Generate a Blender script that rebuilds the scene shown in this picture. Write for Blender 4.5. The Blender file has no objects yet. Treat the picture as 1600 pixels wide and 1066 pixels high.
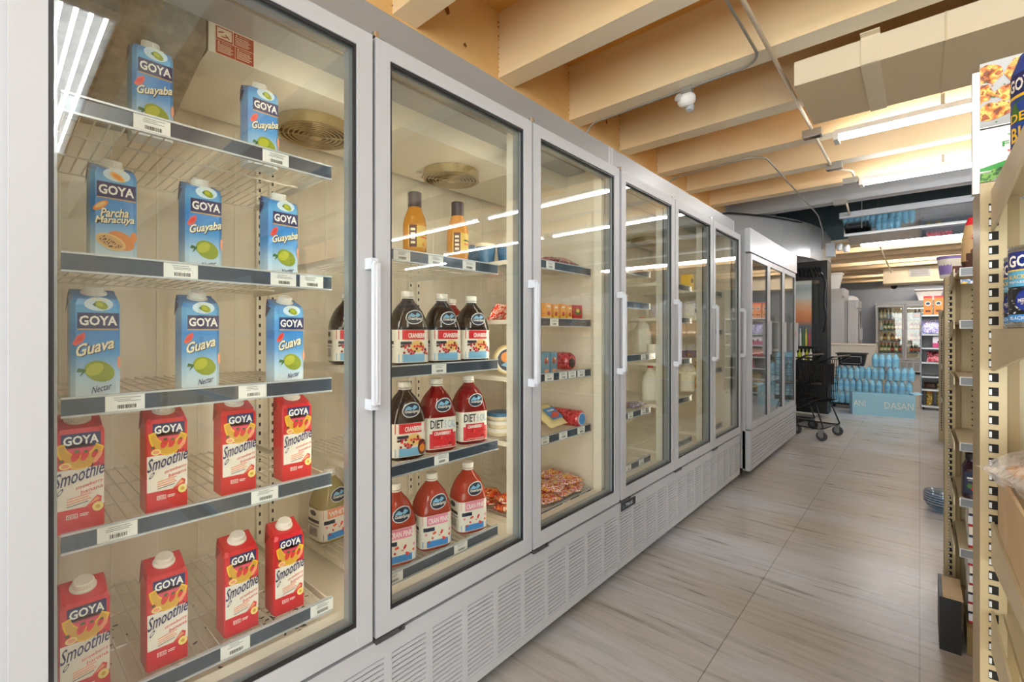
import bpy, math, random
from mathutils import Vector, Matrix
C = bpy.context.scene
COL = C.collection
random.seed(7)
PI = math.pi

# ------------------------------------------------------------------ camera
CAMH = 1.2
YAW = math.radians(41.5)
cd = bpy.data.cameras.new('camera'); cam = bpy.data.objects.new('camera', cd); COL.objects.link(cam)
cam.location = (0, 0, CAMH); cam.rotation_euler = (PI/2, 0, YAW)
cd.sensor_width = 36; cd.lens = 16.2; cd.shift_y = -0.00875; cd.clip_start = 0.02; cd.clip_end = 80
C.camera = cam
# ------------------------------------------------------------------ world, view
w = bpy.data.worlds.new('world'); C.world = w; w.use_nodes = True
w.node_tree.nodes['Background'].inputs[0].default_value = (0.8, 0.85, 0.9, 1)
w.node_tree.nodes['Background'].inputs[1].default_value = 0.3
vs = C.view_settings; C.display_settings.display_device = 'sRGB'
vs.view_transform = 'Standard'; vs.look = 'None'; vs.gamma = 1; vs.use_curve_mapping = False
vs.exposure = 0.66
TUBE_POWER = 34.0
STRIP_POWER = 14.0
al = bpy.data.lights.new('added_front_fill', 'AREA'); al.shape = 'RECTANGLE'; al.size = 6.8; al.size_y = 2.2; al.energy = 185; al.color = (.94, 1, .98)  # added fill lamp behind the camera, brightens the beams and the room
ao = bpy.data.objects.new('added_front_fill', al); COL.objects.link(ao); ao.location = (2.1, -3.08, 1.35); ao.rotation_euler = (-PI/2+.12, 0, PI)
ao.rotation_euler = (PI/2+.28, 0, 0)
C.cycles.max_bounces = 10; C.cycles.diffuse_bounces = 5; C.cycles.glossy_bounces = 5
C.cycles.transparent_max_bounces = 24; C.cycles.transmission_bounces = 6
C.cycles.use_denoising = True
C.cycles.sample_clamp_indirect = 6

# ------------------------------------------------------------------ materials
def lin(c):
    if isinstance(c, str):
        c = [int(c[i:i+2], 16)/255 for i in (0, 2, 4)]
    return tuple((v/12.92 if v <= .04045 else ((v+.055)/1.055)**2.4) for v in c) + (1,)
MATS = {}
def M(key, col=None, rough=.5, metal=0, emit=0, spec=.5, coat=0, trans=0, alpha=1, noise=None, bump=None, sub=0):
    """procedural principled material, cached by key; noise=(colour2, scale(x,y,z), lo, hi)"""
    if key in MATS: return MATS[key]
    m = bpy.data.materials.new(key); m.use_nodes = True
    nt = m.node_tree; b = nt.nodes['Principled BSDF']
    b.inputs['Base Color'].default_value = lin(col); b.inputs['Roughness'].default_value = rough
    b.inputs['Metallic'].default_value = metal; b.inputs['Specular IOR Level'].default_value = spec
    b.inputs['Coat Weight'].default_value = coat; b.inputs['Transmission Weight'].default_value = trans
    b.inputs['Alpha'].default_value = alpha
    if sub: b.inputs['Subsurface Weight'].default_value = sub
    if emit:
        b.inputs['Emission Color'].default_value = lin(col); b.inputs['Emission Strength'].default_value = emit
    if noise or bump:
        tc = nt.nodes.new('ShaderNodeTexCoord')
    if noise:
        c2, sc, lo, hi = noise
        mp = nt.nodes.new('ShaderNodeMapping'); mp.inputs['Scale'].default_value = sc
        nz = nt.nodes.new('ShaderNodeTexNoise'); nz.inputs['Scale'].default_value = 1; nz.inputs['Detail'].default_value = 5
        rp = nt.nodes.new('ShaderNodeValToRGB'); rp.color_ramp.elements[0].position = lo; rp.color_ramp.elements[1].position = hi
        rp.color_ramp.elements[0].color = lin(col); rp.color_ramp.elements[1].color = lin(c2)
        L = nt.links.new
        L(tc.outputs['Object'], mp.inputs[0]); L(mp.outputs[0], nz.inputs['Vector']); L(nz.outputs['Fac'], rp.inputs[0]); L(rp.outputs[0], b.inputs['Base Color'])
    if bump:
        sc, st = bump
        nz = nt.nodes.new('ShaderNodeTexNoise'); nz.inputs['Scale'].default_value = sc; nz.inputs['Detail'].default_value = 3
        bp = nt.nodes.new('ShaderNodeBump'); bp.inputs['Strength'].default_value = st; bp.inputs['Distance'].default_value = .01
        nt.links.new(tc.outputs['Object'], nz.inputs['Vector']); nt.links.new(nz.outputs['Fac'], bp.inputs['Height']); nt.links.new(bp.outputs[0], b.inputs['Normal'])
    MATS[key] = m
    return m

def glass_mat(key, tint='ffffff', f0=.05, wave=.0, rough=0.0):
    """thin clear pane: transparent + mirror by Schlick's law, works from both sides"""
    m = bpy.data.materials.new(key); m.use_nodes = True; nt = m.node_tree; N = nt.nodes; L = nt.links.new
    N.remove(N['Principled BSDF'])
    g = N.new('ShaderNodeNewGeometry'); d = N.new('ShaderNodeVectorMath'); d.operation = 'DOT_PRODUCT'
    L(g.outputs['Normal'], d.inputs[0]); L(g.outputs['Incoming'], d.inputs[1])
    a = N.new('ShaderNodeMath'); a.operation = 'ABSOLUTE'; L(d.outputs['Value'], a.inputs[0])
    s = N.new('ShaderNodeMath'); s.operation = 'SUBTRACT'; s.inputs[0].default_value = 1; L(a.outputs[0], s.inputs[1])
    p = N.new('ShaderNodeMath'); p.operation = 'POWER'; p.inputs[1].default_value = 5; L(s.outputs[0], p.inputs[0])
    q = N.new('ShaderNodeMath'); q.operation = 'MULTIPLY_ADD'; q.inputs[1].default_value = 1-f0; q.inputs[2].default_value = f0; L(p.outputs[0], q.inputs[0])
    t = N.new('ShaderNodeBsdfTransparent'); t.inputs[0].default_value = lin(tint)
    gl = N.new('ShaderNodeBsdfGlossy'); gl.inputs['Roughness'].default_value = rough
    if wave:
        tc = N.new('ShaderNodeTexCoord'); nz = N.new('ShaderNodeTexNoise'); nz.inputs['Scale'].default_value = 2.2; nz.inputs['Detail'].default_value = 0
        bp = N.new('ShaderNodeBump'); bp.inputs['Strength'].default_value = wave; bp.inputs['Distance'].default_value = .01
        L(tc.outputs['Object'], nz.inputs['Vector']); L(nz.outputs['Fac'], bp.inputs['Height']); L(bp.outputs[0], gl.inputs['Normal'])
    mx = N.new('ShaderNodeMixShader'); L(q.outputs[0], mx.inputs[0]); L(t.outputs[0], mx.inputs[1]); L(gl.outputs[0], mx.inputs[2])
    L(mx.outputs[0], N['Material Output'].inputs[0]); MATS[key] = m
    return m

def liquid(key, col, tr=.35, rough=.12):
    """juice in a plastic bottle: diffuse + translucent body under a gloss"""
    if key in MATS: return MATS[key]
    m = bpy.data.materials.new(key); m.use_nodes = True; nt = m.node_tree; N = nt.nodes; L = nt.links.new
    b = N['Principled BSDF']; b.inputs['Base Color'].default_value = lin(col); b.inputs['Roughness'].default_value = rough
    b.inputs['Specular IOR Level'].default_value = .8
    t = N.new('ShaderNodeBsdfTranslucent'); t.inputs[0].default_value = lin(col)
    mx = N.new('ShaderNodeMixShader'); mx.inputs[0].default_value = tr
    L(b.outputs[0], mx.inputs[1]); L(t.outputs[0], mx.inputs[2]); L(mx.outputs[0], N['Material Output'].inputs[0]); MATS[key] = m
    return m

def ramp_mat(key, stops, z0, z1, rough=.35, axis='Z'):
    """printed colour bands running up an object (its own coordinates)"""
    if key in MATS: return MATS[key]
    m = bpy.data.materials.new(key); m.use_nodes = True; nt = m.node_tree; N = nt.nodes; L = nt.links.new
    b = N['Principled BSDF']; b.inputs['Roughness'].default_value = rough
    tc = N.new('ShaderNodeTexCoord'); sp = N.new('ShaderNodeSeparateXYZ'); L(tc.outputs['Object'], sp.inputs[0])
    mr = N.new('ShaderNodeMapRange'); mr.inputs['From Min'].default_value = z0; mr.inputs['From Max'].default_value = z1
    L(sp.outputs[axis], mr.inputs['Value']); r = N.new('ShaderNodeValToRGB'); L(mr.outputs[0], r.inputs[0])
    e = r.color_ramp.elements
    while len(e) < len(stops): e.new(.5)
    for i, (p, c) in enumerate(stops): e[i].position = p; e[i].color = lin(c)
    L(r.outputs[0], b.inputs['Base Color']); MATS[key] = m
    return m

def blotch(key, cols, scale=60, rough=.35, coat=.0, bump=0):
    """busy printed packaging: cells of several colours"""
    if key in MATS: return MATS[key]
    m = bpy.data.materials.new(key); m.use_nodes = True; nt = m.node_tree; N = nt.nodes; L = nt.links.new
    b = N['Principled BSDF']; b.inputs['Roughness'].default_value = rough; b.inputs['Coat Weight'].default_value = coat
    tc = N.new('ShaderNodeTexCoord'); v = N.new('ShaderNodeTexNoise'); v.inputs['Scale'].default_value = scale; v.inputs['Detail'].default_value = 2
    L(tc.outputs['Object'], v.inputs['Vector']); r = N.new('ShaderNodeValToRGB'); r.color_ramp.interpolation = 'CONSTANT'; L(v.outputs['Fac'], r.inputs[0])
    e = r.color_ramp.elements
    while len(e) < len(cols): e.new(.5)
    for i, c in enumerate(cols): e[i].position = 0 if i == 0 else .33+.34*i/len(cols); e[i].color = lin(c)
    L(r.outputs[0], b.inputs['Base Color'])
    if bump:
        bp = N.new('ShaderNodeBump'); bp.inputs['Strength'].default_value = bump; bp.inputs['Distance'].default_value = .006
        L(v.outputs['Fac'], bp.inputs['Height']); L(bp.outputs[0], b.inputs['Normal'])
    MATS[key] = m
    return m

def floor_mat():
    m = bpy.data.materials.new('floor_tile'); m.use_nodes = True; nt = m.node_tree; N = nt.nodes; L = nt.links.new
    b = N['Principled BSDF']; tc = N.new('ShaderNodeTexCoord'); geo = tc.outputs['Object']
    # streaks of wood-look grain running across the aisle
    mp = N.new('ShaderNodeMapping'); mp.inputs['Scale'].default_value = (2.2, 30, 1); L(geo, mp.inputs[0])
    n1 = N.new('ShaderNodeTexNoise'); n1.inputs['Scale'].default_value = 1; n1.inputs['Detail'].default_value = 8; n1.inputs['Roughness'].default_value = .62; n1.inputs['Distortion'].default_value = .45; L(mp.outputs[0], n1.inputs['Vector'])
    mp2 = N.new('ShaderNodeMapping'); mp2.inputs['Scale'].default_value = (.7, 2.6, 1); L(geo, mp2.inputs[0])
    n2 = N.new('ShaderNodeTexNoise'); n2.inputs['Scale'].default_value = 1; n2.inputs['Detail'].default_value = 3; L(mp2.outputs[0], n2.inputs['Vector'])
    r1 = N.new('ShaderNodeValToRGB'); L(n1.outputs['Fac'], r1.inputs[0]); e = r1.color_ramp.elements
    e[0].position = .30; e[0].color = lin('a5a199'); e[1].position = .72; e[1].color = lin('cfcecc')
    e.new(.5); e[1].color = lin('c2bfbb')
    r2 = N.new('ShaderNodeValToRGB'); L(n2.outputs['Fac'], r2.inputs[0]); e = r2.color_ramp.elements
    e[0].position = .35; e[0].color = lin('ddd8cf'); e[1].position = .65; e[1].color = lin('eef2fb')
    mx = N.new('ShaderNodeMix'); mx.data_type = 'RGBA'; mx.blend_type = 'MULTIPLY'; mx.inputs[0].default_value = 1
    L(r1.outputs[0], mx.inputs[6]); L(r2.outputs[0], mx.inputs[7])
    br = N.new('ShaderNodeTexBrick'); mp3 = N.new('ShaderNodeMapping'); mp3.inputs['Rotation'].default_value = (0, 0, PI/2); mp3.inputs['Location'].default_value = (.35, .0, 0); L(geo, mp3.inputs[0]); L(mp3.outputs[0], br.inputs['Vector'])
    br.inputs['Scale'].default_value = 1; br.inputs['Brick Width'].default_value = 1.14; br.inputs['Row Height'].default_value = .57; br.inputs['Mortar Size'].default_value = .0022; br.offset = .5
    br.inputs['Color1'].default_value = (1, 1, 1, 1); br.inputs['Color2'].default_value = (.9, .9, .9, 1); br.inputs['Mortar'].default_value = (.45, .42, .38, 1)
    m2 = N.new('ShaderNodeMix'); m2.data_type = 'RGBA'; m2.blend_type = 'MULTIPLY'; m2.inputs[0].default_value = 1
    L(mx.outputs[2], m2.inputs[6]); L(br.outputs['Color'], m2.inputs[7]); L(m2.outputs[2], b.inputs['Base Color'])
    rr = N.new('ShaderNodeMapRange'); rr.inputs['To Min'].default_value = .2; rr.inputs['To Max'].default_value = .4; L(n1.outputs['Fac'], rr.inputs['Value']); L(rr.outputs[0], b.inputs['Roughness'])
    bp = N.new('ShaderNodeBump'); bp.inputs['Strength'].default_value = .12; bp.inputs['Distance'].default_value = .004; L(n1.outputs['Fac'], bp.inputs['Height']); L(bp.outputs[0], b.inputs['Normal'])
    MATS['floor_tile'] = m

floor_mat()
glass_mat('door_glass', 'fcfefc', .06, .04)
glass_mat('clear_wrap', 'eef8ff', .12, .0, .08)
M('white_metal', 'acaeb2', .42); M('bright_white', 'bfc4cc', .35); M('cool_grey', '9fa0a3', .4, .2)
M('cabinet_grey', '8f9092', .35, .3); M('gasket', '1c1d20', .45); M('dark', '0c0c0d', .6); M('spacer', 'a9adb0', .35, .5)
M('liner', 'ece2d0', .35, coat=.2, noise=('e4d9c4', (3, 14, 3), .4, .6)); M('liner_trim', 'efe8d8', .3)
M('chrome', 'c9cbcc', .18, 1); M('galvanised', '9c9a94', .38, .6, noise=('b1aea6', (30, 30, 30), .4, .6)); M('wire', 'e5dfd0', .35, .1)
M('rail_blue', '3f4d5e', .22, .1, coat=.5); M('rail_edge', 'c5cbd0', .25, .2); M('tag', 'f1f1ee', .5); M('ink', '26282c', .6); M('grey_ink', '8d8f93', .6)
M('hinge', '5c5c5e', .35, .7); M('fan_metal', 'b8a57c', .35, .6); M('fan_dark', '6a5c40', .5)
M('joist', 'f1dbb4', .55, noise=('ecd0a0', (2.2, 2.2, 2.2), .35, .7)); M('joist_edge', 'f4ead4', .55); M('deck', 'e6b566', .6, noise=('dda651', (1.5, 1.5, 1.5), .35, .7))
M('wall_orange', 'ebc588', .6, noise=('e4b672', (2.5, 2.5, 2.5), .35, .7)); M('rust', '8a5622', .8)
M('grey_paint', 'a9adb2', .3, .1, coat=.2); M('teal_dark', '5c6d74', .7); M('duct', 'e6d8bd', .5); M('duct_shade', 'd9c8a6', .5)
M('back_wall', '9097a3', .6); M('side_wall', 'c9c4ba', .6); M('tube', 'ffffff', emit=TUBE_POWER); M('strip', 'fff3de', emit=STRIP_POWER)
M('strip_dim', 'fff3de', emit=STRIP_POWER*.4); M('fixture', 'eceff1', .4); M('mirror', 'd4d8dc', .05, 1); M('conduit', 'a9a9a6', .35, .6); M('pipe', 'e9ddc6', .5); M('strobe', 'f6f6f6', .35)
M('tan', 'b8a884', .42, .15, noise=('ae9d78', (6, 6, 6), .4, .6)); M('tan_dark', '8f7950', .45, .1); M('hole', '15120e', .8); M('plate', 'c9bd9f', .4, .1)
M('shelf_grey', '7f858c', .4, .2); M('shelf_lip', 'cfd2d4', .35, .2)

# ------------------------------------------------------------------ mesh builder
_tc = {}
def text2d(s, bold=.0, shear=0.0):
    k = (s, bold, shear)
    if k not in _tc:
        cu = bpy.data.curves.new('glyphs', 'FONT'); cu.body = s; cu.resolution_u = 2; cu.offset = bold; cu.shear = shear; cu.fill_mode = 'FRONT'
        ob = bpy.data.objects.new('glyphs', cu); me = ob.to_mesh()
        vv = [(v.co.x, v.co.y) for v in me.vertices]; ff = [tuple(p.vertices) for p in me.polygons]
        ob.to_mesh_clear(); bpy.data.objects.remove(ob); bpy.data.curves.remove(cu)
        xs = [p[0] for p in vv] or [0, 1]; ys = [p[1] for p in vv] or [0, 1]
        _tc[k] = (vv, ff, min(xs), max(xs), min(ys), max(ys))
    return _tc[k]

class MB:
    def __init__(s): s.v = []; s.f = []; s.m = []; s.sm = []; s.sl = []; s.T = None
    def mi(s, mat):
        if mat not in s.sl: s.sl.append(mat)
        return s.sl.index(mat)
    def add(s, vs, fs, mat, smooth=False):
        o = len(s.v); i = s.mi(mat)
        s.v += [tuple(s.T @ Vector(p)) if s.T else tuple(p) for p in vs]
        for f in fs: s.f.append(tuple(o+k for k in f)); s.m.append(i); s.sm.append(smooth)
        return s
    def box(s, x0, x1, y0, y1, z0, z1, mat, mats=None):
        vs = [(x0, y0, z0), (x1, y0, z0), (x1, y1, z0), (x0, y1, z0), (x0, y0, z1), (x1, y0, z1), (x1, y1, z1), (x0, y1, z1)]
        fs = dict(b=(0, 3, 2, 1), t=(4, 5, 6, 7), f=(0, 1, 5, 4), r=(1, 2, 6, 5), k=(2, 3, 7, 6), l=(3, 0, 4, 7))
        for k, f in fs.items(): s.add(vs, [f], (mats or {}).get(k, mat))
        return s
    def bar(s, p, q, r, mat, n=6, r2=None):
        return s.tube([p, q], r, mat, n, r2=r2)
    def tube(s, pts, r, mat, n=6, closed=False, r2=None, cap=True):
        pts = [Vector(p) for p in pts]; rings = []; up = None
        for i, p in enumerate(pts):
            if closed: d = pts[(i+1) % len(pts)]-pts[i-1]
            else: d = (pts[min(i+1, len(pts)-1)]-pts[max(i-1, 0)])
            d.normalize()
            if up is None: up = Vector((0, 0, 1)) if abs(d.z) < .9 else Vector((1, 0, 0))
            a = d.cross(up); 
            if a.length < 1e-4: a = d.cross(Vector((1, 0, 0)))
            a.normalize(); b = a.cross(d); up = b
            rr = r if r2 is None else r+(r2-r)*i/(len(pts)-1)
            rings.append([tuple(p+a*math.cos(2*PI*k/n)*rr+b*math.sin(2*PI*k/n)*rr) for k in range(n)])
        vs = [v for g in rings for v in g]; fs = []
        L = len(rings)
        for i in range(L if closed else L-1):
            j = (i+1) % L
            for k in range(n): fs.append((i*n+k, j*n+k, j*n+(k+1) % n, i*n+(k+1) % n))
        if not closed and cap: fs += [tuple(range(n)), tuple(reversed(range((L-1)*n, L*n)))]
        return s.add(vs, fs, mat, n > 5)
    def lathe(s, prof, mat, n=20, c=(0, 0, 0), mats=None, axis='z', cap=True):
        vs = []; 
        for r, z in prof:
            for k in range(n):
                a = 2*PI*k/n; x, y = r*math.cos(a), r*math.sin(a)
                vs.append((c[0]+x, c[1]+y, c[2]+z) if axis == 'z' else ((c[0]+z, c[1]+x, c[2]+y) if axis == 'x' else (c[0]+y, c[1]+z, c[2]+x)))
        for i in range(len(prof)-1):
            s.add(vs[i*n:(i+2)*n], [(k, (k+1) % n, n+(k+1) % n, n+k) for k in range(n)], (mats or {}).get(i, mat), True)
        if cap:
            if prof[0][0] > 1e-5: s.add(vs[:n], [tuple(reversed(range(n)))], (mats or {}).get(0, mat))
            if prof[-1][0] > 1e-5: s.add(vs[-n:], [tuple(range(n))], (mats or {}).get(len(prof)-2, mat))
        return s
    def loft(s, secs, mat, n=28, c=(0, 0, 0), smooth=True, cap=True, band=None):
        """stack of superellipse sections (z, rx, ry, power)"""
        vs = []
        for z, rx, ry, e in secs:
            for k in range(n):
                a = 2*PI*(k+.5)/n; ca, sa = math.cos(a), math.sin(a)
                vs.append((c[0]+rx*abs(ca)**(2/e)*(1 if ca > 0 else -1), c[1]+ry*abs(sa)**(2/e)*(1 if sa > 0 else -1), c[2]+z))
        for i in range(len(secs)-1):
            s.add(vs[i*n:(i+2)*n], [(k, (k+1) % n, n+(k+1) % n, n+k) for k in range(n)], (band or {}).get(i, mat), smooth)
        if cap: s.add(vs[:n], [tuple(reversed(range(n)))], mat); s.add(vs[-n:], [tuple(range(n))], mat)
        return s
    def prism(s, pts, z0, z1, mat, mt=None):
        n = len(pts); vs = [(x, y, z0) for x, y in pts]+[(x, y, z1) for x, y in pts]
        s.add(vs, [(k, (k+1) % n, n+(k+1) % n, n+k) for k in range(n)], mat)
        return s.add(vs, [tuple(reversed(range(n))), tuple(range(n, 2*n))], mt or mat)
    def pillow(s, w, d, h, mat, c=(0, 0, 0), nx=10, ny=8, rnd=.15, seed=1, mats=None):
        """stuffed bag lying flat: w along x, d along y, h thick, pinched rim"""
        R = random.Random(seed); vs = []; N = (nx+1)*(ny+1)
        jit = {(i, j): R.uniform(-rnd, rnd) for i in range(nx+1) for j in range(ny+1)}
        for sgn in (1, -1):
            for i in range(nx+1):
                for j in range(ny+1):
                    u, v = i/nx, j/ny; k = (max(0, math.sin(PI*u))**.55)*(max(0, math.sin(PI*v))**.4)
                    edge = i in (0, nx) or j in (0, ny)
                    hz = h/2*k*(1+jit[i, j]) if not edge else 0
                    pin = 1-.06*math.sin(PI*u)*(1 if j in (0, ny) else 0)
                    vs.append((c[0]+(u-.5)*w*(1-.05*math.sin(PI*v) if i in (0, nx) else 1), c[1]+(v-.5)*d*pin, c[2]+h/2+sgn*hz))
        fs = []
        for i in range(nx):
            for j in range(ny):
                a = i*(ny+1)+j; fs.append((a, a+ny+1, a+ny+2, a+1)); b = a+N; fs.append((b, b+1, b+ny+2, b+ny+1))
        return s.add(vs, fs, mat, True)
    # --- flat print on a surface given by f(a, b, layer)
    def dpoly(s, f, pts, mat, layer=1): return s.add([f(a, b, layer) for a, b in pts], [tuple(range(len(pts)))], mat)
    def drect(s, f, a0, a1, b0, b1, mat, layer=1, nx=1, slant=0):
        for i in range(nx):
            p, q = a0+(a1-a0)*i/nx, a0+(a1-a0)*(i+1)/nx
            s.dpoly(f, [(p, b0+slant*(p-a0)), (q, b0+slant*(q-a0)), (q, b1+slant*(q-a0)), (p, b1+slant*(p-a0))], mat, layer)
        return s
    def dell(s, f, ca, cb, ra, rb, mat, layer=1, n=20, rot=0, a0=0, a1=2*PI):
        pts = []
        full = a1-a0 > 6.2
        for k in range(n if full else n+1):
            t = a0+(a1-a0)*k/n; x, y = ra*math.cos(t), rb*math.sin(t)
            pts.append((ca+x*math.cos(rot)-y*math.sin(rot), cb+x*math.sin(rot)+y*math.cos(rot)))
        return s.dpoly(f, pts, mat, layer)
    def dtext(s, f, txt, a0, b0, w, h, mat, layer=1, bold=.0, shear=0, rot=0):
        """text fitted to a box w wide (None: natural) and h tall, lower-left corner a0, b0"""
        vv, ff, x0, x1, y0, y1 = text2d(txt, bold, shear)
        sy = h/max(y1-y0, 1e-4); sx = sy if w is None else w/max(x1-x0, 1e-4)
        cr, sr = math.cos(rot), math.sin(rot); P = []
        for x, y in vv:
            x = (x-x0)*sx; y = (y-y0)*sy; P.append(f(a0+x*cr-y*sr, b0+x*sr+y*cr, layer))
        return s.add(P, ff, mat)
    def build(s, name, parent=None, loc=None, rot=None, bevel=0, seg=2):
        me = bpy.data.meshes.new(name); me.from_pydata(s.v, [], s.f)
        for m in s.sl: me.materials.append(MATS[m])
        me.polygons.foreach_set('material_index', s.m); me.polygons.foreach_set('use_smooth', s.sm); me.update()
        o = bpy.data.objects.new(name, me); COL.objects.link(o)
        if parent: o.parent = parent
        if loc: o.location = loc
        if rot: o.rotation_euler = rot
        if bevel:
            b = o.modifiers.new('bevel', 'BEVEL'); b.width = bevel; b.segments = seg; b.limit_method = 'ANGLE'; b.angle_limit = .6
        return o

def tag(o, label, cat=None, group=None, kind=None):
    if label: o['label'] = label
    if cat: o['category'] = cat
    if group: o['group'] = group
    if kind: o['kind'] = kind
    return o
def thing(name, label, cat, loc=(0, 0, 0), rz=0, group=None):
    o = bpy.data.objects.new(name, None); COL.objects.link(o); o.location = loc; o.rotation_euler = (0, 0, rz); o.empty_display_size = .05
    return tag(o, label, cat, group)
def struct(o): o['kind'] = 'structure'; return o
def dup(root, loc, rz=0, label=None, group=None, scale=None):
    kids = {}
    for o in bpy.data.objects:
        if o.parent: kids.setdefault(o.parent.name, []).append(o)
    def rec(o, par):
        c = o.copy(); COL.objects.link(c)
        if par: c.parent = par
        for k in kids.get(o.name, []): rec(k, c)
        return c
    r = rec(root, None); r.location = loc; r.rotation_euler = (0, 0, rz)
    if label: r['label'] = label
    if group: r['group'] = group
    if scale: r.scale = scale
    return r
class Kind:
    """first placing makes the thing, later placings copy it"""
    def __init__(s, make): s.make = make; s.o = None
    def put(s, loc, rz, label, group=None, scale=None):
        if s.o is None:
            s.o = s.make(); s.o.location = loc; s.o.rotation_euler = (0, 0, rz); s.o['label'] = label
            if group: s.o['group'] = group
            if scale: s.o.scale = scale
            return s.o
        return dup(s.o, loc, rz, label, group, scale)
SN, CS = math.sin(YAW), math.cos(YAW)
def along(u, X):
    """distance down the aisle at which the plane X meets the sight line of photo column u"""
    t = (u-800)/720; return X*(t*SN+CS)/(t*CS-SN)
def across(u, Y):
    t = (u-800)/720; return Y*(t*CS-SN)/(t*SN+CS)

# ================================================================== SETTING
WX = -1.90; RX = 6.5; Y0 = -3.0; Y1 = 18.2; JZ = 2.73; DZ = 3.12
struct(MB().box(WX-.1, RX+.1, Y0-.1, Y1+.1, -.1, 0, 'floor_tile').build('floor'))
struct(MB().box(WX-.15, WX, Y0, 6.35, 0, 3.6, 'wall_orange').box(WX-.15, WX, 6.35, Y1, 0, 3.6, 'grey_paint').build('wall_left'))
struct(MB().box(RX, RX+.15, Y0, Y1, 0, 3.6, 'side_wall').build('wall_right'))
struct(MB().box(WX-.15, RX+.15, Y1, Y1+.15, 0, 3.6, 'back_wall').build('wall_back'))
struct(MB().box(WX-.15, RX+.15, Y0-.15, Y0, 0, .25, 'side_wall').box(WX-.15, RX+.15, Y0-.15, Y0, 2.5, 3.6, 'side_wall').box(WX-.15, -1.4, Y0-.15, Y0, .25, 2.5, 'side_wall').box(5.6, RX+.15, Y0-.15, Y0, .25, 2.5, 'side_wall').build('wall_front'))
wf = MB()  # unseen window frame, added to go with the front fill lamp
for q in range(5): wf.box(-1.4+1.74*q, -1.36+1.74*q, Y0-.06, Y0, .25, 2.5, 'cool_grey')
wf.box(-1.36, 5.6, Y0-.06, Y0, .25, .29, 'cool_grey').box(-1.36, 5.6, Y0-.06, Y0, 2.46, 2.5, 'cool_grey'); struct(wf.build('added_window_1'))
struct(MB().box(WX, RX, Y0, 6.5, DZ, DZ+.1, 'deck').box(WX, RX, 9.35, Y1, DZ, DZ+.1, 'deck').box(WX, RX, 6.5, 9.35, 3.4, 3.5, 'teal_dark').box(WX, RX, 6.64, 6.7, 2.9, 3.4, 'teal_dark').build('ceiling'))
k = 0
y = 1.28-.745*5
while y < Y1-.2:
    if not 6.3 < y < 9.3:
        struct(MB().box(WX, RX, y, y+.14, JZ, DZ, 'joist', {'b': 'joist_edge'}).build('ceiling_beam'))
    y += .745
struct(MB().box(WX, RX, 6.5, 6.64, JZ-.02, 3.4, 'grey_paint').build('ceiling_beam'))
struct(MB().box(WX, RX, 9.2, 9.36, JZ-.02, 3.4, 'joist', {'b': 'joist_edge', 'f': 'teal_dark'}).build('ceiling_beam'))
# rust stains and chips on the wall between the beams
st = MB(); R = random.Random(3)
for (yy, zz, r) in [(1.62, 2.93, .018), (2.40, 2.95, .014), (2.46, 2.97, .010), (2.97, 2.92, .012), (3.3, 2.9, .012), (1.75, 2.80, .010), (3.83, 2.86, .012)]:
    pts = [(WX+.003, yy+r*(.6+R.random())*math.cos(a), zz+r*(.7+1.1*R.random())*math.sin(a)) for a in [k*2*PI/11 for k in range(11)]]
    st.add(pts, [tuple(range(11))], 'rust')
for i in range(7):
    yb = 1.28+.745*i
    for k in range(9):
        zz = 2.76+.34*k/9+R.uniform(-.01, .01); r = R.uniform(.002, .006); st.add([(WX+.004, yb-.002-r*2, zz), (WX+.004, yb-.001, zz-r), (WX+.004, yb-.001, zz+r*2)], [(0, 1, 2)], 'rust')
struct(st.build('trim_1'))
# curved grey soffit over the far left
arc = [(-1.9, 6.1), (-1.72, 6.35), (-1.52, 6.62), (-1.36, 6.93), (-1.24, 7.25), (-1.15, 7.6), (-1.09, 8.0), (-1.065, 8.5), (-1.08, 9.05), (-1.9, 9.05)]
sof = MB(); n = len(arc)
for i in range(n-2):
    (a, b), (c, d) = arc[i], arc[i+1]
    sof.add([(a, b, 2.24), (c, d, 2.24), (c, d, 2.72), (a, b, 2.72)], [(0, 1, 2, 3)], 'grey_paint', True)
sof.add([(-1.08, 9.05, 2.24), (-1.9, 9.05, 2.24), (-1.9, 9.05, 2.72), (-1.08, 9.05, 2.72)], [(0, 1, 2, 3)], 'grey_paint')
sof.add([(a, b, 2.24) for a, b in arc]+[(a, b, 2.72) for a, b in arc], [tuple(range(n)), tuple(reversed(range(n, 2*n)))], 'grey_paint')
sw = sof.build('wall_soffit'); struct(sw)

# ------------------------------------------------------------------ ceiling services
d = thing('air_duct', 'cream rectangular air duct hung under the beams, nearest the camera', 'duct', (-.53, 3.0, 2.585))
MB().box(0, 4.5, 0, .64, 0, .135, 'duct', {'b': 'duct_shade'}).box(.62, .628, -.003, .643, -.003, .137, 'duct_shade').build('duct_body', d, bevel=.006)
MB().box(.30, .38, -.006, -.001, -.004, .145, 'duct').box(.30, .38, -.006, .646, -.006, -.001, 'duct').box(.30, .38, -.05, -.002, .140, .145, 'duct').build('hanger_strap', d)
d = thing('air_duct', 'far cream air duct with a grey vent grille on its face', 'duct', (-.66, 14.2, 2.36))
MB().box(0, 2.2, 0, .7, 0, .36, 'duct').build('duct_body', d, bevel=.01)
g = MB().box(.48, .84, -.02, -.001, .14, .32, 'bright_white')
g.box(.505, .815, -.024, -.021, .165, .295, 'cabinet_grey')
for k in range(6): g.box(.51, .81, -.03, -.024, .17+.02*k, .178+.02*k, 'cool_grey')
g.build('vent_grille', d)

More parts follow.
